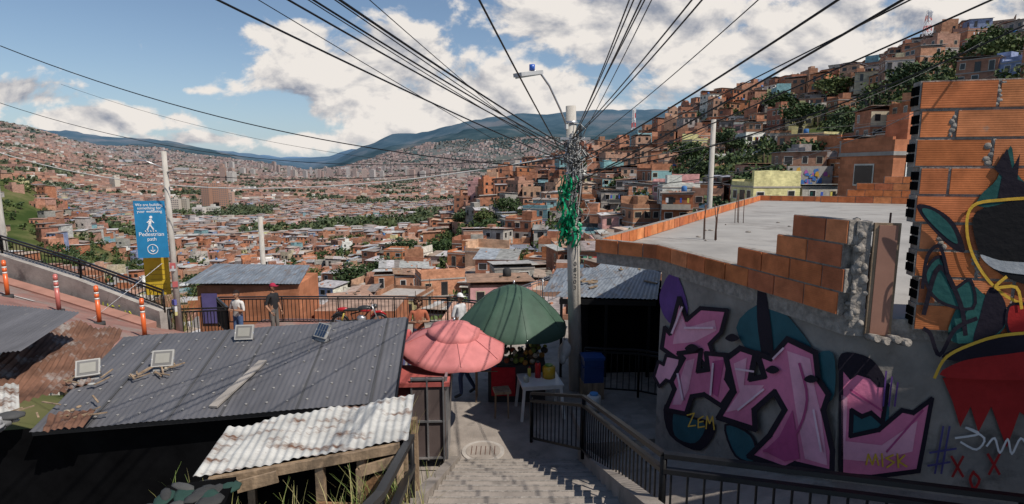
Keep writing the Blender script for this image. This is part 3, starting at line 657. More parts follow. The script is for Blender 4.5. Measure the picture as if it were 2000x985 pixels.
w3.poly(mb,sm([(1930,560),(1960,590),(1955,640),(1900,668),(1910,620)]),BK)
w3.poly(mb,sm([(1965,600),(2000,592),(2080,600),(2080,650),(1975,655)]),RD,BK,5)
w3.poly(mb,sm([(1840,700),(1870,675),(1960,655),(2080,645),(2080,700),(1960,705)]),BK)
w3.poly(mb,sm([(1845,735),(1870,705),(1960,690),(2080,680),(2080,735)]),RD)
w3.line(mb,sm([(1822,735),(1845,695),(1900,668),(1960,652),(2060,645)],5,False),6,YE)
w3.line(mb,sm([(1960,540),(1940,560),(1980,560),(1990,600)],4,False),6,YE)
w3.poly(mb,sm([(1787,400),(1820,405),(1860,435),(1880,490),(1850,480),(1802,430)]),BK)
w3.poly(mb,sm([(1797,407),(1822,413),(1852,440),(1866,474),(1845,464),(1808,428)]),TG)
w3.poly(mb,sm([(1802,535),(1832,500),(1855,560),(1890,545),(1895,600),(1827,585)]),TG,BK,6)
w3.line(mb,sm([(1800,610),(1830,520),(1870,590),(1880,650)],5,False),9,BK); w3.line(mb,sm([(1797,560),(1806,500),(1830,480),(1845,530)],5,False),7,BK); w3.line(mb,sm([(1800,640),(1812,650),(1830,690),(1860,640),(1900,620)],5,False),8,BK)
mb.done('mural_figure',bld)
m=MB(); house(m,9.4,-1.6,-3.3,8.0,8.4,2,0,0,wc=(.42,.17,.09),rt='s'); m.box(9.4,-1.6,1.9,3.3,8.0,8.4,0,'wall',(.42,.17,.09)); m.done('unseen_shade_house')  # house added out of view so its shadow falls on the lower mural walls
# ---------------------------------------------------------------- corrugated roofs
def corr(name,FL,FR,BRr,BL,m,pitch=.076,amp=.012,nl=6,wob=.01,parent=None,axis=0):
    FL,FR,BRr,BL=map(Vector,(FL,FR,BRr,BL)); Wd=max((FR-FL).length,(BRr-BL).length); nw=int(Wd/pitch); ns=nw*6; vs=[];fs=[]
    nrm=(FR-FL).cross(BL-FL).normalized()
    for j in range(nl+1):
        t=j/nl
        for i in range(ns+1):
            s=i/ns; p=(FL.lerp(FR,s)).lerp(BL.lerp(BRr,s),t); w=math.sin(2*math.pi*i/6)*amp+noise.noise(Vector((s*5,t*3,len(name))))*wob
            vs.append(tuple(p+nrm*w))
    for j in range(nl):
        for i in range(ns): p=j*(ns+1)+i; fs.append((p,p+1,p+ns+2,p+ns+1))
    me=bpy.data.meshes.new(name); me.from_pydata(vs,[],fs); me.materials.append(M[m]); me.polygons.foreach_set('use_smooth',[True]*len(fs))
    o=bpy.data.objects.new(name,me); COL.objects.link(o)
    if parent:o.parent=parent
    return o
shop=empty('market_stall_building')
corr('grey_roof',(-5.6,6.15,-3.02),(-1.5,6.8,-2.92),(-1.88,9.8,-2.62),(-6.35,8.9,-2.72),'greyroof',parent=shop,pitch=.075,amp=.004,nl=10)
mb=MB()
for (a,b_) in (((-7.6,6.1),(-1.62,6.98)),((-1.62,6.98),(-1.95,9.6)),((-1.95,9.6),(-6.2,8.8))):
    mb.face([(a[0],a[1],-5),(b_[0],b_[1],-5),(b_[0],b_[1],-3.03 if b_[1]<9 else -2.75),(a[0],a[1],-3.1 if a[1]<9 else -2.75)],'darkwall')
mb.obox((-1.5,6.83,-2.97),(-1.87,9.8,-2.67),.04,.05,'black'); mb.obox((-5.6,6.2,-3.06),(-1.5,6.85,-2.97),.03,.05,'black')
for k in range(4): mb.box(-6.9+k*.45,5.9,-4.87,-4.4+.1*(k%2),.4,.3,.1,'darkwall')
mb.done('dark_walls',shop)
mb=MB()
for r_ in range(7):
    for k in range(17):
        s=(k+.5)/17; t=(r_+.6)/7.6; p=Vector((-5.6,6.15,-3.02)).lerp(Vector((-1.5,6.8,-2.92)),s).lerp(Vector((-6.35,8.9,-2.72)).lerp(Vector((-1.88,9.8,-2.62)),s),t)
        mb.tube([p+Vector((0,0,.0)),p+Vector((0,0,.014))],.016,'plain',(.26,.25,.24),n=6)
for k in (2,5,7,10,13):
    s=k/14; a=Vector((-5.6,6.15,-3.02)).lerp(Vector((-1.5,6.8,-2.92)),s); b_=Vector((-6.35,8.9,-2.72)).lerp(Vector((-1.88,9.8,-2.62)),s); mb.obox(a+Vector((0,0,.006)),b_+Vector((0,0,.006)),.03,.006,'plain',(.06,.06,.063))
mb.done('roof_fixings',shop)
corr('zinc_roof',(-8.3,6.9,-2.45),(-6.6,7.3,-2.42),(-6.85,8.7,-2.25),(-9.2,9.4,-2.25),'greyroof',amp=.008)
corr('rusty_roof_sheets',(-6.9,6.2,-2.98),(-5.7,7.3,-2.9),(-6.7,9.4,-2.72),(-8.3,9.6,-2.6),'rust',wob=.12,amp=.018,pitch=.09)
corr('zinc_sheet',(-6.9,5.9,-2.95),(-6.0,6.5,-2.95),(-6.6,7.2,-2.85),(-7.4,6.6,-2.83),'whiteroof',wob=.06)
corr('rusty_sheet',(-5.35,6.05,-2.96),(-4.95,6.15,-2.94),(-5.05,6.5,-2.89),(-5.55,6.4,-2.90),'rust',wob=.03)
shed=empty('wooden_shed')
corr('worn_zinc_roof',(-2.62,4.3,-2.5),(-.93,4.75,-2.40),(-1.0,5.5,-2.28),(-2.7,5.05,-2.42),'whiteroof',wob=.05,parent=shed,amp=.008,pitch=.075)
mb=MB()
mb.obox((-2.5,4.32,-2.56),(-1.0,4.72,-2.46),.05,.08,'wood'); mb.obox((-2.5,4.22,-2.62),(-1.95,4.36,-2.53),.02,.10,'wood')
for (x,y) in ((-1.68,4.58),(-1.35,4.68),(-.97,4.8),(-.98,5.4),(-2.5,5.0),(-2.45,4.45)): mb.obox((x,y,-4.8),(x+U(-.03,.03),y,-2.5),.07,.07,'wood')
mb.box(-1.85,5.2,-4.87,-2.62,1.6,.05,.26,'darkwall')  # dark panel paints the dim interior behind the posts
pts=[(-1.36,4.62,-3.6),(-1.05,4.70,-3.6),(-1.03,4.71,-2.85),(-1.09,4.69,-2.72),(-1.2,4.66,-2.68),(-1.31,4.63,-2.76),(-1.35,4.62,-2.95)]
mb.face(pts,'ply'); mb.face([(a,b_+.02,c) for a,b_,c in reversed(pts)],'ply')
mb.obox((-1.33,4.6,-2.62),(-.98,4.7,-2.56),.03,.09,'wood'); mb.obox((-1.34,4.6,-2.6),(-1.36,4.6,-3.6),.05,.03,'wood'); mb.obox((-.99,4.66,-2.5),(-.93,4.3,-3.5),.06,.04,'wood'); mb.obox((-1.7,4.5,-2.9),(-1.3,4.55,-2.95),.03,.1,'ply')
mb.done('posts_and_boards',shed)
mb=MB(); mb.box(-2.42,3.98,-3.6,-2.46,.5,.4,.25,'darkwall')
for k in range(26): mb.ball((-2.42+U(-.22,.22),3.98+U(-.17,.17),-2.47+U(-.02,.02)),(U(.06,.15),U(.04,.10),U(.01,.03)),'cloth',random.choice([(.04,.04,.04),(.07,.07,.068),(.02,.05,.04)]),nu=8,nv=5,rot=U(0,3))
mb.done('covered_crate')
def tuft(mb,x,y,z,n,h,sp):
    for k in range(n):
        an=U(0,6.28); l=h*U(.5,1.2); p=Vector((x+U(-sp,sp),y+U(-sp,sp)*.5,z)); dr=Vector((math.cos(an)*U(.1,.6),math.sin(an)*U(.1,.6),0)); c=jit(random.choice([(.12,.17,.04),(.22,.21,.07),(.30,.26,.12)]),.2); w=Vector((-math.sin(an),math.cos(an),0))*.006
        q=[p+dr*l*t*t+Vector((0,0,l*t*(1-.25*t*abs(dr.length)))) for t in (0,.4,.75,1)]
        for i in range(3): mb.face([q[i]-w*(1-i*.3),q[i]+w*(1-i*.3),q[i+1]+w*(.7-i*.3),q[i+1]-w*(.7-i*.3)],'leaf',c)
mb=MB(); tuft(mb,-1.12,4.4,-3.05,90,.62,.25); tuft(mb,-.82,4.3,-3.1,40,.5,.15); tuft(mb,-2.6,4.2,-2.75,20,.35,.2); tuft(mb,-1.0,6.3,-3.9,14,.5,.1); tuft(mb,-1.55,4.1,-2.95,70,.5,.3); tuft(mb,-2.0,3.95,-2.75,26,.25,.25); tuft(mb,-1.0,5.3,-2.6,10,.35,.06); mb.done('dry_grass')
mb=MB(); tuft(mb,-9.3,14.9,-4.4,220,1.5,.5); mb.done('tall_grass')
def solar(x,y,z,rot,tilt=.7,dark=False):
    mb=MB(); c,s=math.cos(tilt),math.sin(tilt); w=.14;h=.12
    P=lambda a,b_,o:(a,b_*c-o*s+0,.17+b_*s+o*c)
    fc=(.34,.33,.31)
    mb.face([P(-w,-h,0),P(w,-h,0),P(w,h,0),P(-w,h,0)],'plain',fc); mb.face([P(-w,h,-.04),P(w,h,-.04),P(w,-h,-.04),P(-w,-h,-.04)],'plain',fc)
    for q in (((-w,-h),(w,-h)),((w,-h),(w,h)),((w,h),(-w,h)),((-w,h),(-w,-h))): mb.face([P(*q[0],-.04),P(*q[1],-.04),P(*q[1],0),P(*q[0],0)],'plain',fc)
    if dark:
        for i in range(4):
            for j in range(2):
                a=-w+.015+i*(2*w-.03)/4; b_=-h+.015+j*(2*h-.03)/2; mb.face([P(a+.004,b_+.004,.004),P(a+(2*w-.03)/4-.004,b_+.004,.004),P(a+(2*w-.03)/4-.004,b_+(2*h-.03)/2-.004,.004),P(a+.004,b_+(2*h-.03)/2-.004,.004)],'glass',(.03,.05,.09))
    else:
        mb.face([P(-w+.02,-h+.02,.004),P(w-.02,-h+.02,.004),P(w-.02,h-.02,.004),P(-w+.02,h-.02,.004)],'plain',(.15,.145,.14)); mb.face([P(-w+.05,-h+.05,.008),P(w-.05,-h+.05,.008),P(w-.05,h-.05,.008),P(-w+.05,h-.05,.008)],'plain',(.27,.26,.23))
    mb.tube([(0,.02,0),(0,.02,.17)],.012,'steel'); mb.obox((-.12,.0,.01),(.12,.0,.01),.1,.02,'plain',(.35,.34,.32)); mb.tube([(-w,0,.17),(-w*.9,.05,.0)],.01,'steel'); mb.tube([(w,0,.17),(w*.9,.05,.0)],.01,'steel'); mb.done('floodlight',loc=(x,y,z),rotz=rot)
solar(-4.3,8.75,-2.76,.1,1.1); solar(-5.0,7.75,-2.85,.25,1.0); solar(-3.05,8.75,-2.73,-.6,1.0,True); solar(-5.85,7.45,-2.88,.5,.9)
mb=MB()
q=[(-3.72+.07*math.sin(t*2.6),6.65+t*1.35,-2.93+.12*t+.04*math.sin(t*3.1)) for t in (0,.2,.4,.6,.8,1)]
for a,b_ in zip(q[:-1],q[1:]): mb.obox(a,b_,.11,.025,'plain',(.30,.27,.24),up=(0,0,1))
mb.done('wooden_plank')
mb=MB()
for k in range(60):
    x,y=random.choice(((-5.75,7.35),(-4.85,7.6),(-5.4,6.5),(-4.95,7.5),(-6.0,6.3),(-6.3,6.1))); x+=U(-.3,.3);y+=U(-.2,.2); z=-2.9+.09*(y-6.5)
    if R()<.7: a=U(0,3); l=U(.08,.3); mb.obox((x,y,z),(x+math.cos(a)*l,y+math.sin(a)*l,z+U(.0,.05)),.02,.012,'wood')
    else: mb.ball((x,y,z),(U(.02,.06),U(.02,.05),U(.015,.03)),'cloth',random.choice([(.34,.34,.32),(.25,.18,.12),(.32,.27,.2)]),nu=7,nv=4,rot=U(0,3))
for k in range(26): mb.ball((-6.2+U(-.4,.4),5.95+U(-.2,.25),-2.93+U(0,.10)),(U(.06,.2),U(.05,.12),U(.02,.07)),'cloth',random.choice([(.06,.06,.06),(.28,.28,.28),(.14,.14,.14)]),nu=8,nv=5,rot=U(0,3))
mb.done('roof_debris')
s2=empty('corner_shop')
corr('zinc_roof',(1.0,12.85,-2.95),(3.3,12.5,-2.93),(4.3,15.9,-2.7),(2.6,16.2,-2.72),'zinc',parent=s2,pitch=.10,amp=.007)
mb=MB()
mb.box(2.9,14.3,-5,-2.98,2.3,2.4,.05,'darkwall')  # near-black box paints the shaded front and interior under the roof
for x in (1.15,2.2,3.2): mb.obox((x,12.8,-4.9),(x,12.8,-2.95),.06,.06,'black')
mb.obox((1.1,12.8,-3.05),(3.3,12.6,-3.05),.05,.12,'black')
for k in range(12): x,y=U(1.6,3.8),U(13,15.5); mb.obox((x,y,-2.88+.06*(y-13)),(x+U(-.3,.3),y+U(-.3,.3),-2.86+.06*(y-13)),.06,.03,'wood')
mb.done('walls',s2)
corr('zinc_roof_patch',(.9,16.3,-3.6),(2.7,16.0,-3.5),(3.4,18.3,-3.2),(1.5,18.6,-3.3),'zinc',parent=s2,pitch=.12,amp=.007)
rail('shop_railing',[(1.6,11.9,-4.88),(2.7,11.5,-4.8),(3.2,11.2,-4.8)],1.0,gap=.12,th=.03)
s3=empty('brick_workshop')
corr('zinc_roof',(-12.6,21.2,-4.35),(-8.3,21.6,-4.45),(-8.9,24.5,-4.2),(-13,24.3,-4.1),'zinc',parent=s3,pitch=.12,amp=.007)
mb=MB(); mb.box(-10.4,22.9,-9,-4.5,3.9,2.6,.05,'wall',(.42,.17,.09)); mb.box(-6.6,24.5,-12,-5.9,3.4,3,.0,'wall',(.44,.17,.09),'roof',(.3,.2,.15)); mb.face([(-12.1,21.45,-6),(-11.5,21.48,-6),(-11.5,21.48,-4.8),(-12.1,21.45,-4.8)],'plain',(.1,.08,.2)); mb.done('walls',s3)
for (x,y,z,w,d_,nf,rot) in ((21.6,31,-4.4,5.2,4,2,.1),):
    m=MB(); house(m,x,y,z,w,d_,nf,rot,0,wc=(.42,.16,.08)); m.done('unseen_shade_house')
# ---------------------------------------------------------------- poles
mb=MB(); mb.tube([(1.43,12,-5),(1.33,12,-2),(1.22,12,1.29)],[.155,.135,.105],'pole',n=24)
pole=mb.done('utility_pole')
pm=mat('pole_digits',(.05,.05,.05))
for i,ch in enumerate('08203'): text(ch,.13,(1.352,11.86,-2.05-i*.13),(math.radians(90),0,0),pm,pole,'pole_number')
mb=MB()
for zz in (.95,.6,.3,-.1):
    mb.tube([(1.24,12,zz-.03),(1.24,12,zz+.03)],.125,'steel',n=16)
for k in range(16): 
    a=U(0,6.28); zc=U(-.7,.9); mb.box(1.26+.16*math.cos(a),12-abs(.15*math.sin(a)),zc,zc+U(.08,.2),U(.05,.1),.06,a,'plain',random.choice([(.35,.34,.32),(.05,.05,.05),(.5,.5,.48)]),bottom=True)
mb.obox((1.0,11.88,.62),(1.62,11.88,.62),.05,.05,'steel')
for k in range(34):
    z=U(-.8,.6); a0=U(0,6.28); x0=1.34; pts=[]
    ax,ay,az=U(.12,.36)*(1.6 if R()<.25 else 1),U(.12,.22),U(.12,.42)
    for t in range(13):
        th=t/12*6.28*U(.97,1.03); pts.append((x0+ax*math.cos(th+a0)*(.6+.4*math.sin(th*2+k)),12+ay*math.sin(th+a0)-.05,z+az*math.sin(th*1.0+k)))
    mb.tube(pts,U(.004,.009),'black' if R()<.7 else 'plain',(.4,.4,.38),n=4,cap=False)
for k in range(26):
    x=1.3+U(-.14,.16); mb.tube([(x,11.86,U(.3,.8)),(x+U(-.1,.1),11.8,U(-.3,.1)),(x+U(-.06,.06),11.84,U(-1.5,-.5))],U(.005,.011),'black' if R()<.45 else 'plain',(.45,.44,.42),n=4)
mb.done('cable_tangle',pole)
mb=MB(); mb.tube([(1.15,11.95,.85),(.98,11.75,1.2),(.74,11.5,1.62),(.56,11.3,1.82),(.42,11.1,1.84)],.02,'steel',n=8)
mb.obox((.52,11.2,1.83),(.10,10.8,1.72),.22,.07,'plain',(.42,.42,.42)); mb.obox((.48,11.16,1.785),(.12,10.82,1.675),.17,.03,'plain',(.55,.53,.45)); mb.tube([(.38,11.05,1.84),(.38,11.05,1.95)],.055,'gloss',(.03,.1,.4),n=12)
mb.done('street_lamp',pole)
mb=MB()
for k in range(110):
    x=1.12+U(-.13,.13)+(.18 if R()<.25 else 0); y=11.8+U(-.08,.05); z=U(-1.45,-.1); l=U(.12,.45); a=U(-.5,.5); c=jit((.0,.20,.085),.45); p=Vector((x,y,z)); w=Vector((math.cos(a*3),math.sin(a*3),0))*U(.01,.028)
    for i in range(5):
        q=p+Vector((math.sin(i+k)*.035,math.cos(i*1.3+k)*.03,-l/5)); mb.face([p-w,p+w,q+w,q-w],'gloss',c); p=q
mb.done('green_streamers',pole)
def spole(name,x,y,z0,z1,r0,r1,mt='pole'):
    mb=MB(); mb.tube([(x,y,z0),(x,y,z1)],[r0,r1],mt,n=14)
    for k in range(6):
        zc=z0+U(.5,2.3); a=U(-.6,.6); mb.box(x+math.sin(a)*r0*.6,y-math.cos(a)*r0*.7,zc,zc+.14,.12,.1,a,'plain',random.choice([(.5,.5,.5),(.4,.1,.1),(.1,.1,.3),(.5,.45,.2)]),bottom=True)
    return mb.done(name)
ps=spole('street_sign_pole',-8.8,14.45,-4.6,.44,.085,.06)
spole('utility_pole',-18.2,20,-6,1.25,.12,.09); spole('utility_pole',-11.2,25,-9,-2.1,.13,.1); spole('utility_pole',9.1,26,-8,2.2,.15,.11); 
mb=MB(); mb.tube([(-8.8,14.45,.0),(-9.2,14.3,.2),(-9.5,14.2,.22)],.02,'steel'); mb.box(-9.6,14.2,.17,.23,.3,.12,.2,'plain',(.4,.4,.4),bottom=True); mb.tube([(-8.8,14.45,-.1),(-8.4,14.3,0)],.02,'steel'); mb.box(-8.3,14.3,-.03,.03,.3,.12,.2,'plain',(.4,.4,.4),bottom=True); mb.done('lamp_arms',ps)
sg=empty('pedestrian_sign',(-9.17,14.25,-2.25),math.radians(10))
mb=MB(); mb.box(0,0,0,1.45,.72,.025,0,'plain',(.02,.20,.40),bottom=True); mb.done('sign_panel',sg)
wm=mat('sign_white',(.8,.8,.8),na=.05); rx=(math.radians(90),0,0)
text('We are building\nsomething for\nyour wellbeing',.098,(0,-.016,1.32),rx,wm,sg,'sign_text'); text('Pedestrian',.14,(0,-.016,.56),rx,wm,sg,'sign_text_main'); text('path',.125,(0,-.016,.44),rx,wm,sg,'sign_text_sub')
mb=MB()
def seg(a,b_,w): mb.obox((a[0],-.018,a[1]),(b_[0],-.018,b_[1]),.006,w,'plain',(.8,.8,.8),up=(0,0,1))
mb.tube([(.02,-.014,1.04),(.02,-.02,1.04)],.035,'plain',(.8,.8,.8),n=14)
seg((.01,.99),(-.02,.85),.06); seg((-.02,.86),(.06,.72),.03); seg((-.02,.86),(-.09,.71),.03); seg((.01,.98),(.08,.89),.022); seg((.0,.97),(-.08,.9),.022)
for k in range(5): seg((-.12+.06*k,.67),(-.14+.06*k,.70),.018)
for k in range(24):
    a=2*math.pi*k/24;b2=2*math.pi*(k+1)/24; seg((.12*math.cos(a),.22+.12*math.sin(a)),(.12*math.cos(b2),.22+.12*math.sin(b2)),.016)
seg((0,.29),(0,.15),.02); seg((0,.15),(.05,.2),.02); seg((0,.15),(-.05,.2),.02)
mb.done('pictogram',sg)
sy=empty('yellow_sign',(-9.35,14.6,-3.3),math.radians(8)); mb=MB(); mb.box(0,0,0,1.0,.6,.03,0,'plain',(.55,.38,.03),bottom=True); mb.tube([(-.25,.03,-1.2),(-.25,.03,.9)],.03,'steel'); 
for k in range(5): mb.box(.03,-.018,.15+k*.13,.17+k*.13,.38,.004,0,'plain',(.35,.24,.03),bottom=True)
mb.done('sign_panel',sy)
mb=MB()
def wire(p0,p1,sag,r=.011,n=22,c='black',col=(.5,.5,.5)):
    p0=Vector(p0);p1=Vector(p1); mb.tube([p0.lerp(p1,t/n)-Vector((0,0,4*sag*(t/n)*(1-t/n))) for t in range(n+1)],r*.85,c,col,n=5,cap=False)
for (x5,za,r,e) in [(-2.24,.1,.012,0),(-2.03,-.3,.005,0),(-1.70,.3,.011,0),(-1.62,.15,.006,0),(-1.47,.35,.011,0),(-1.40,.2,.007,0),(-1.29,.4,.014,0),(-1.08,.0,.005,0),(-.22,-.0,.011,0),(.93,.62,.008,0),(.98,.62,.008,0),(1.03,.6,.009,0),(1.09,.6,.008,0),(1.12,.3,.006,0),(1.42,.6,.009,0),(1.47,.6,.009,0),(1.9,.3,.006,0),(2.52,.1,.014,0),(3.12,-.35,.015,0),(3.20,.05,.009,0),(3.88,-.3,.011,0)]:
    s=Vector((1.24,11.9,za)); m_=Vector((x5,5,1.40)); e=s+(m_-s)*1.6; wire(s,e,U(.05,.16),r)
for (e,za,sg_,r) in [((-12.2,14,2.9),.0,.55,.014),((-13.3,15,1.7),.3,.75,.009),((-12.4,16,2.3),-.1,.5,.005),((-18.2,20,.65),.3,1.0,.016),((-8.8,14.45,-.1),.25,.3,.01)]: wire((1.22,12,za),e,sg_,r,c='black' if r!=.016 else 'plain',col=(.55,.55,.52))
wire((1.24,12,-.1),(7.0,8,1.95),.35,.014); wire((1.24,12,.3),(9.1,26,2.0),.6,.012); wire((1.24,12,.7),(9.1,26,2.05),.5,.012); wire((1.24,12,-.2),(9.1,26,1.0),.9,.01); wire((1.24,12,-.4),(14,18,2.6),.8,.012); wire((1.24,12,.1),(12,15,3.2),.6,.009)
wire((9.1,26,2.1),(24,24,5.5),1,.014); wire((9.1,26,1.9),(26,26,4.5),1,.012); wire((9.1,26,1.9),(-4,40,-1),1,.012); wire((1.24,12,0),(-2,60,-3),1.5,.012); wire((1.24,12,-.2),(6,60,-2),1.5,.012); wire((1.24,12,-.5),(4.5,19,-3),.8,.008); wire((1.24,12,-.6),(3.0,8.4,-1.6),.5,.007)
wire((-8.8,14.45,.2),(-18.2,20,.9),.4,.012); wire((-9,14.3,-2.4),(-10.5,12,-4.2),.02,.008,c='steel')
mb.done('overhead_cables')
def lattice(x,y,h,w):
    mb=MB(); n=10
    for k in range(n):
        z0=h*k/n;z1=h*(k+1)/n;w0=w*(1-.7*k/n);w1=w*(1-.7*(k+1)/n);c=(.6,.06,.04) if k%2==0 else (.75,.75,.75)
        q=[(-1,-1),(1,-1),(1,1),(-1,1)]
        for i in range(4):
            a,b_=q[i],q[(i+1)%4]; mb.tube([(a[0]*w0,a[1]*w0,z0),(a[0]*w1,a[1]*w1,z1)],.11,'plain',c,n=4); mb.tube([(a[0]*w0,a[1]*w0,z0),(b_[0]*w1,b_[1]*w1,z1)],.07,'plain',c,n=4); mb.tube([(a[0]*w1,a[1]*w1,z1),(b_[0]*w1,b_[1]*w1,z1)],.07,'plain',c,n=4)
    for k in range(5): mb.box(U(-.8,.8),-.8,h*U(.75,.95),h*.97,.5,.3,U(0,3),'plain',(.7,.7,.7))
    mb.done('antenna_tower',loc=(x,y,H(x,y)))
lattice(56,265,22,1.4); lattice(143,203,17,1.5)
mb=MB()
for (x,y,w,h,c) in ((46,88,7,3.6,[(.05,.15,.4),(.5,.3,.05),(.35,.1,.3)]),(31,100,7,3.2,[(.25,.1,.4),(.1,.1,.3),(.5,.2,.4)])):
    z=H(x,y)+2.5
    mb.box(x,y,z-6,z+h,w,.4,0,'plain',(.3,.28,.26))
    for k in range(30):
        a,b_=U(-w/2,w/2-.8),U(0,h-.8); s=U(.3,.9); mb.face([(x+a,y-.21-.004*k,z+b_),(x+a+s,y-.21-.004*k,z+b_+U(-.2,.2)),(x+a+s*U(.5,1),y-.21-.004*k,z+b_+s),(x+a+U(0,.2),y-.21-.004*k,z+b_+s*.8)],'plain',random.choice(c))
mb.done('painted_wall')
# ---------------------------------------------------------------- umbrellas
def umbrella(name,x,y,zr,Rr,Hh,m,pole_z,tier=False,tilt=(0,0),nr=8):
    e=empty(name,(x,y,zr)); mb=MB()
    def dome(R0,R1,z1,Hd,N=10,T0=0.0):
        ns=nr*6; ring=[]
        for i in range(N+1):
            r=R0+(R1-R0)*i/N; t=T0+(1-T0)*i/N; rw=[]
            for j in range(ns):
                ph=(j%6)/6; sag=1-.045*math.sin(math.pi*ph)*t; th=2*math.pi*j/ns
                zz=z1+Hd*(1-t**1.7)-.05*math.sin(math.pi*ph)*t
                rw.append(Vector((math.cos(th)*r*sag,math.sin(th)*r*sag,zz)))
            ring.append(rw)
        for i in range(N):
            for j in range(ns): mb.face([ring[i][j],ring[i+1][j],ring[i+1][(j+1)%ns],ring[i][(j+1)%ns]],m,sm=False)
        for j in range(ns): p,q=ring[N][j],ring[N][(j+1)%ns]; mb.face([p,p-Vector((0,0,.08)),q-Vector((0,0,.08)),q],m)
    if tier: dome(.3*Rr,Rr,0,Hh*.75,10,.3); dome(.01,.50*Rr,Hh*.72,Hh*.34,6)
    else: dome(.01,Rr,0,Hh)
    o=mb.done('canopy',e,dbl=True)
    for p_ in o.data.polygons: p_.use_smooth=True
    mb=MB()
    for j in range(nr):
        th=2*math.pi*j/nr; pts=[(math.cos(th)*Rr*t,math.sin(th)*Rr*t,Hh*(.75 if tier else 1)*(1-t**1.7)+.008) for t in ((.3 if tier else 0),.4,.6,.8,1.0)]; mb.tube(pts,.008,m,n=4); mb.tube([(a,b_,c-.03) for a,b_,c in pts],.007,'steel',n=4)
        mb.tube([(0,0,Hh*.25),(math.cos(th)*Rr*.55,math.sin(th)*Rr*.55,Hh*.5)],.006,'steel',n=4)
    mb.tube([(0,0,Hh),(0,0,Hh+.09)],.02,'steel',n=8)
    mb.done('ribs',e); e.rotation_euler=(tilt[0],tilt[1],.25)
    mb=MB(); mb.tube([(0,0,pole_z-zr),(0,0,Hh*.9)],.022,'steel',n=10); mb.done('shaft',e)
umbrella('market_umbrella',-1.06,9.75,-3.14,.95,.44,'canvP',-4.85,tier=True,tilt=(.08,.05))
umbrella('market_umbrella',.0,11.8,-3.3,1.22,.85,'canvG',-4.85,tilt=(.0,.05))
# ---------------------------------------------------------------- stall things
cart=empty('food_cart'); mb=MB()
mb.box(-1.62,9.0,-4.6,-3.45,1.0,.7,.05,'plain',(.16,.04,.035)); mb.box(-1.08,8.97,-4.72,-3.3,.04,.66,.05,'steel'); mb.box(-1.35,8.63,-4.7,-3.3,.55,.03,.05,'plain',(.10,.075,.07))
for xx in (-1.61,-1.36,-1.10): mb.box(xx,8.60,-4.7,-3.3,.025,.03,.05,'steel',bottom=True)
for zz in (-4.68,-4.05,-3.34): mb.box(-1.35,8.595,zz,zz+.03,.53,.025,.05,'steel',bottom=True)
mb.box(-1.6,9.0,-3.45,-3.38,1.15,.85,.05,'plain',(.35,.08,.07)); 
for (x,y) in ((-1.15,8.75),(-1.15,9.25),(-2.0,8.75)): mb.tube([(x-.02,y,-4.77),(x+.02,y,-4.77)],.07,'black',n=12); mb.obox((x,y,-4.77),(x,y,-4.6),.03,.03,'steel')
for x in (-2.05,-1.12): mb.obox((x,9.3,-3.4),(x,9.3,-3.0),.03,.03,'steel')
mb.done('cart_body',cart)
def table(x,y,z,w,d_,h,rot,col):
    mb=MB(); mb.box(0,0,h-.03,h,w,d_,0,'gloss',col,bottom=True); mb.box(0,0,h-.09,h-.03,w-.04,d_-.04,0,'gloss',col,bottom=True)
    for sx in (-1,1):
        for sy in (-1,1): mb.obox((sx*(w/2-.05),sy*(d_/2-.05),h-.05),(sx*(w/2+.01),sy*(d_/2+.01),0),.05,.05,'gloss',col)
    return mb.done('plastic_table',loc=(x,y,z),rotz=rot)
table(.55,10.75,-4.85,.82,.72,.70,.15,(.62,.61,.57))
def jar(name,x,y,z,r,h,c,lid):
    mb=MB(); mb.tube([(x,y,z),(x,y,z+h*.8),(x,y,z+h*.9)],[r,r,r*.7],'gloss',c,n=14); mb.tube([(x,y,z+h*.9),(x,y,z+h)],r*.6,'gloss',lid,n=12); mb.done(name)
jar('thermos',.52,10.85,-4.15,.06,.34,(.5,.02,.02),(.05,.05,.05)); jar('juice_jar',.74,10.85,-4.15,.13,.27,(.55,.33,.02),(.1,.25,.05)); jar('glass_jar',.28,10.6,-4.15,.05,.14,(.4,.42,.35),(.5,.5,.5)); jar('sauce_bottle',.35,10.9,-4.15,.035,.2,(.6,.55,.1),(.5,.05,.05))
jar('water_jug',1.62,10.6,-4.72,.14,.34,(.55,.55,.53),(.1,.3,.6))
cn=empty('fruit_counter'); mb=MB(); mb.box(.1,11.55,-4.85,-4.05,1.2,.6,0,'plain',(.05,.05,.05)); mb.box(-.18,11.22,-4.7,-4.08,.5,.02,0,'cloth',(.45,.02,.03),bottom=True); mb.done('counter',cn)
mb=MB()
for k in range(90): mb.ball((.1+U(-.6,.65),11.5+U(-.28,.28),-4.02+U(0,.28)),U(.03,.07),'plain',random.choice([(.4,.2,.05),(.12,.08,.05),(.3,.3,.05),(.30,.08,.04),(.4,.36,.28),(.15,.2,.05),(.05,.05,.05),(.05,.05,.05)]),nu=8,nv=6)
mb.done('fruit',cn)
mb=MB(); mb.box(0,0,0,.32,.45,.32,0,'gloss',(.02,.06,.22)); mb.box(0,0,.32,.38,.48,.35,0,'gloss',(.03,.08,.3)); mb.obox((-.24,0,.3),(-.24,0,.42),.02,.2,'gloss',(.5,.5,.5)); mb.done('cooler_box',loc=(-.55,11.4,-4.15+.0))
mb=MB(); mb.box(-.55,11.4,-4.17,-4.15,.5,.4,0,'wood',bottom=True); 
for sx in (-1,1):
    for sy in (-1,1): mb.obox((-.55+sx*.2,11.4+sy*.15,-4.85),(-.55+sx*.2,11.4+sy*.15,-4.17),.03,.03,'wood')
mb.done('wooden_stand')
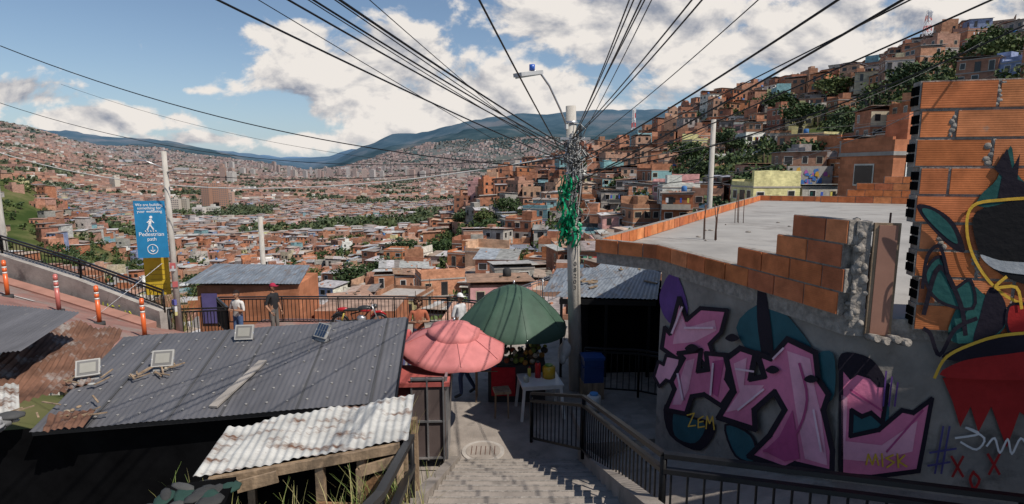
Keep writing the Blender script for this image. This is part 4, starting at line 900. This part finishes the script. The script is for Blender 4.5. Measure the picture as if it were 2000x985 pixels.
mb=MB(); mb.box(0,0,0,.5,.42,.36,.1,'gloss',(.015,.045,.15)); mb.box(0,0,.5,.56,.46,.4,.1,'gloss',(.02,.06,.2)); mb.obox((-.23,0,.35),(.23,0,.35),.4,.02,'gloss',(.02,.04,.14)); mb.done('cooler_box',loc=(1.72,11.6,-4.5))
mb=MB(); mb.box(1.72,11.6,-4.9,-4.5,.44,.4,.1,'wood'); mb.done('wooden_crate')
mb=MB(); 
for k in range(6): mb.ball((1.12+U(-.04,.04),11.6,-3.9+U(-.15,.15)),(.12,.08,.17),'gloss',(.52,.52,.5),nu=9,nv=7,rot=k)
mb.tube([(1.12,11.6,-3.7),(1.12,11.62,-3.4)],.006,'black'); mb.done('plastic_bag')
mb=MB(); mb.box(-.2,10.6,-4.35,-4.3,.32,.32,.2,'wood',bottom=True)
for sx in (-1,1):
    for sy in (-1,1): mb.obox((-.2+sx*.13,10.6+sy*.13,-4.85),(-.2+sx*.12,10.6+sy*.12,-4.3),.03,.03,'wood')
mb.done('wooden_stool')
mb=MB(); 
for k in range(9): mb.ball((.55+U(-.35,.3)*.5,12.4+U(-.2,.2),-3.8+U(-.1,.1)),(.06,.06,.1),'plain',random.choice([(.6,.55,.4),(.4,.1,.05),(.7,.7,.2)]),nu=8,nv=6)
mb.obox((.2,12.4,-3.6),(.9,12.4,-3.6),.02,.02,'black'); mb.done('hanging_snacks')
# ---------------------------------------------------------------- people
def skinmesh(vs,es,rs,root=0,lv=2):
    me=bpy.data.meshes.new('t'); me.from_pydata(vs,es,[]); o=bpy.data.objects.new('t',me); COL.objects.link(o)
    md=o.modifiers.new('s','SKIN'); md.use_smooth_shade=True
    for i,r in enumerate(rs): me.skin_vertices[0].data[i].radius=(r,r) if not isinstance(r,tuple) else r
    me.skin_vertices[0].data[root].use_root=True
    sb=o.modifiers.new('b','SUBSURF'); sb.levels=lv; sb.render_levels=lv
    dg=bpy.context.evaluated_depsgraph_get(); dg.update(); em=bpy.data.meshes.new_from_object(o.evaluated_get(dg))
    bpy.data.objects.remove(o); return em
def person(name,x,y,z,rot,shirt,pants,skin,hair,J=None,h=1.72,cap=None,curly=False,long=False):
    J0=dict(pel=(0,0,.95),sp=(0,0,1.14),ch=(0,.0,1.34),nk=(0,.0,1.49),hd=(0,-.01,1.58),
      sL=(.175,0,1.42),eL=(.25,.03,1.14),wL=(.25,-.07,.9),sR=(-.175,0,1.42),eR=(-.25,.03,1.14),wR=(-.25,-.07,.9),
      hL=(.09,0,.90),kL=(.10,-.03,.5),aL=(.11,.02,.09),tL=(.13,-.15,.035),hR=(-.09,0,.90),kR=(-.10,-.03,.5),aR=(-.11,.02,.09),tR=(-.13,-.15,.035))
    if J: J0.update(J)
    rad=dict(pel=(.15,.11),sp=(.135,.1),ch=(.15,.105),nk=.052,hd=.05,sL=.062,eL=.045,wL=.028,hL=.085,kL=.058,aL=.042,tL=.036)
    for k in ('s','e','w','h','k','a','t'): rad[k+'R']=rad[k+'L']
    ks=list(J0); ix={k:i for i,k in enumerate(ks)}
    E_=[('pel','sp','s'),('sp','ch','s'),('ch','nk','s'),('nk','hd','k'),('ch','sL','s'),('sL','eL','s'),('eL','wL','k'),('ch','sR','s'),('sR','eR','s'),('eR','wR','k'),('pel','hL','p'),('hL','kL','p'),('kL','aL','p'),('aL','tL','f'),('pel','hR','p'),('hR','kR','p'),('kR','aR','p'),('aR','tR','f')]
    em=skinmesh([J0[k] for k in ks],[(ix[a],ix[b_]) for a,b_,_ in E_],[rad[k] for k in ks],0,2)
    e=empty(name,(x,y,z),rot); s=h/1.75; e.scale=(s,s,s)
    sk=skin; cs=dict(s=shirt,p=pants,k=sk,f=(.05,.05,.05))
    ca=em.color_attributes.new('Col','FLOAT_COLOR','CORNER')
    def segd(p,a,b_):
        a=Vector(a);b_=Vector(b_);t=max(0,min(1,(p-a).dot(b_-a)/(b_-a).length_squared)); return (p-a-(b_-a)*t).length
    for p in em.polygons:
        c=p.center; best=min(E_,key=lambda q:segd(c,J0[q[0]],J0[q[1]]))[2]
        if best in 's' and c.z<.97 and abs(c.x)<.2: best='p'
        for l in p.loop_indices: ca.data[l].color=(*cs[best],1)
        p.use_smooth=True
    em.materials.append(M['cloth']); o=bpy.data.objects.new('body',em); COL.objects.link(o); o.parent=e
    mb=MB(); hc=Vector(J0['hd'])+Vector((0,-.01,.075))
    mb.ball(hc,(.074,.092,.112),'skin',sk,nu=16,nv=12); mb.ball(hc+Vector((0,-.03,-.065)),(.05,.055,.05),'skin',sk,nu=12,nv=8)
    mb.tube([hc+Vector((0,-.085,.02)),hc+Vector((0,-.112,-.022)),hc+Vector((0,-.09,-.032))],[.008,.015,.01],'skin',sk,n=8)
    for sx in (-1,1):
        mb.ball(hc+Vector((sx*.03,-.083,.008)),(.013,.008,.008),'plain',(.7,.7,.7),nu=8,nv=6); mb.ball(hc+Vector((sx*.03,-.09,.008)),(.006,.004,.006),'plain',(.02,.01,.01),nu=8,nv=6)
        mb.obox(hc+Vector((sx*.017,-.09,.026)),hc+Vector((sx*.046,-.078,.026)),.006,.006,'plain',hair); mb.ball(hc+Vector((sx*.076,.0,-.005)),(.01,.02,.03),'skin',sk,nu=8,nv=6)
    mb.ball(hc+Vector((0,-.082,-.055)),(.024,.008,.008),'plain',(.3,.08,.07),nu=10,nv=6)
    if curly:
        for k in range(70):
            v=Vector((U(-1,1),U(-.6,1),U(-.3,1))).normalized(); mb.ball(hc+Vector((v.x*.095,v.y*.10+.02,v.z*.115+.02)),.035,'cloth',hair,nu=6,nv=5)
    else:
        mb.ball(hc+Vector((0,.008,.012)),(.082,.096,.115),'cloth',hair,nu=16,nv=12,flt=lambda a,b_,c:(c>.35 or (b_>.1 and c>-.4)))
        if long: mb.ball(hc+Vector((0,.06,-.08)),(.08,.05,.17),'cloth',hair,nu=12,nv=8)
    if cap:
        mb.ball(hc+Vector((0,.0,.035)),(.088,.103,.10),'cloth',cap,nu=16,nv=10,flt=lambda a,b_,c:c>.0); mb.box(hc.x,hc.y-.12,hc.z+.035,hc.z+.045,.13,.1,0,'cloth',cap,bottom=True)
    mb.done('head',e)
    for sd in 'LR':
        w=Vector(J0['w'+sd]); d_=(w-Vector(J0['e'+sd])).normalized(); sx=1 if sd=='L' else -1; side=d_.cross(Vector((sx,0,0))).normalized()
        if side.length<.1: side=Vector((0,-1,0))
        inn=d_.cross(side).normalized()
        vs=[w,w+d_*.045,w+d_*.085];es=[(0,1),(1,2)];rs=[.024,(.034,.02),(.036,.018)]
        for q,(o_,ln) in enumerate(((-.027,.062),(-.009,.072),(.009,.068),(.027,.052))):
            b0=w+d_*.088+side*o_; vs+=[b0,b0+d_*ln*.5+inn*.006,b0+d_*ln*.9+inn*.022]; rs+=[.0095,.009,.007]
        b0=w+d_*.04+side*-.03; vs+=[b0,b0+d_*.03-side*.022,b0+d_*.06-side*.026+inn*.01]; rs+=[.012,.010,.008]
        ms=[skinmesh([tuple(v) for v in vs[:3]],es[:2],rs[:3],0,1)]
        for q in range(5):
            a=3+q*3; ms.append(skinmesh([tuple(v) for v in vs[a:a+3]],[(0,1),(1,2)],rs[a:a+3],0,1))
        mb=MB()
        for mm in ms:
            base=[tuple(v.co) for v in mm.vertices]
            for p in mm.polygons: mb.face([base[i] for i in p.vertices],'skin',sk,True)
        mb.done('hand',e,dbl=True)
    return e
SK=(.30,.16,.10)
eat=dict(eL=(.25,-.02,1.15),wL=(.08,-.24,1.22),eR=(-.25,-.02,1.15),wR=(-.07,-.24,1.2))
person('man',-8.15,16.3,gz(-8.15,16.3),-.3,(.55,.53,.5),(.06,.10,.2),SK,(.015,.01,.01),eat,h=1.72)
person('man',-7.3,16.8,gz(-7.3,16.8),1.3,(.02,.02,.022),(.12,.11,.1),SK,(.02,.01,.01),dict(eR=(-.26,.06,1.14),wR=(-.24,-.1,.95)),h=1.78,cap=(.30,.02,.05))
person('woman',-2.32,13.6,gz(-2.32,13.6)+.1,.2,(.36,.11,.06),(.05,.06,.1),SK,(.05,.025,.015),eat,h=1.72,curly=True)
person('man',-1.45,15.2,gz(-1.45,15.2),.9,(.5,.5,.5),(.1,.1,.1),SK,(.02,.01,.01),None,h=1.72,cap=(.6,.6,.58))
person('child',-2.55,13.0,gz(-2.55,13),.8,(.45,.1,.1),(.1,.1,.2),SK,(.02,.01,.01),None,h=1.35)
walk=dict(kL=(.1,-.16,.52),aL=(.1,-.14,.10),tL=(.11,-.31,.04),kR=(-.1,.02,.5),aR=(-.1,.22,.13),tR=(-.11,.08,.035))
person('woman',-.98,11.6,gz(-.98,11.6),-1.3,(.45,.08,.09),(.04,.06,.13),SK,(.02,.01,.01),walk,h=1.65,long=True)
person('man',.45,12.35,gz(.45,12.35),.0,(.04,.04,.05),(.05,.05,.08),SK,(.02,.01,.01),eat,h=1.6)
# ---------------------------------------------------------------- motorcycle
mt=empty('motorcycle',(-5.2,18.7,gz(-5.2,18.7)),.1); mb=MB()
def torus(c,Rr,r,m,col=(1,1,1)): mb.tube([(c[0]+Rr*math.cos(t*math.pi/12),c[1],c[2]+Rr*math.sin(t*math.pi/12)) for t in range(25)],r,m,col,n=8,cap=False)
for x in (-.65,.65):
    torus((x,0,.31),.27,.045,'black'); torus((x,0,.31),.21,.012,'steel'); mb.tube([(x,-.06,.31),(x,.06,.31)],.05,'steel',n=12)
    for k in range(8): a=k*math.pi/4; mb.tube([(x,0,.31),(x+.21*math.cos(a),0,.31+.21*math.sin(a))],.006,'steel',n=4)
RDm=(.35,.012,.016)
for sy_ in (-.07,.07): mb.tube([(.65,sy_,.31),(.5,sy_,.72),(.42,sy_,.92)],.022,'steel',n=8); mb.tube([(-.65,sy_*1.2,.31),(-.15,sy_*1.2,.38)],.025,'black',n=6); mb.tube([(-.6,sy_*1.4,.35),(-.5,sy_*1.4,.66)],.025,'gloss',(.4,.3,.05),n=8)
mb.tube([(.42,0,.8),(.1,0,.45),(-.2,0,.35),(-.3,0,.6),(.3,0,.75)],.025,'black',n=6)
mb.ball((.18,0,.78),(.26,.12,.12),'gloss',(.03,.03,.03),nu=14,nv=9); mb.ball((.2,0,.74),(.22,.13,.08),'gloss',RDm,nu=14,nv=9); mb.ball((-.28,0,.76),(.36,.12,.06),'cloth',(.02,.02,.02),nu=14,nv=8); mb.ball((-.55,0,.78),(.2,.09,.07),'gloss',RDm,nu=12,nv=8); mb.ball((.05,0,.42),(.17,.12,.15),'steel',nu=10,nv=8)
mb.tube([(.42,-.33,1.02),(.40,-.15,.98),(.42,0,.94),(.40,.15,.98),(.42,.33,1.02)],.014,'black',n=8); mb.ball((.53,0,.86),(.08,.09,.09),'gloss',(.05,.05,.05)); mb.tube([(.1,-.13,.3),(-.2,-.14,.28),(-.75,-.16,.42)],[.02,.03,.045],'steel',n=10)
mb.tube([(.38,0,.5),(.55,0,.66),(.7,0,.67),(.9,0,.55)],[.03,.05,.05,.02],'gloss',RDm,n=8); mb.tube([(-.5,0,.66),(-.75,0,.66),(-.95,0,.5)],[.04,.045,.02],'gloss',(.03,.03,.03),n=8); mb.tube([(.36,-.28,1.0),(.3,-.33,1.16)],.006,'black'); mb.ball((.3,-.33,1.18),(.02,.05,.035),'black'); mb.tube([(.36,.28,1.0),(.3,.33,1.16)],.006,'black'); mb.ball((.3,.33,1.18),(.02,.05,.035),'black')
mb.tube([(0,-.1,.35),(.08,-.28,.01)],.012,'black')
mb.done('bike_body',mt)
print('faces',sum(len(m.polygons) for m in bpy.data.meshes),'houses',indiv)
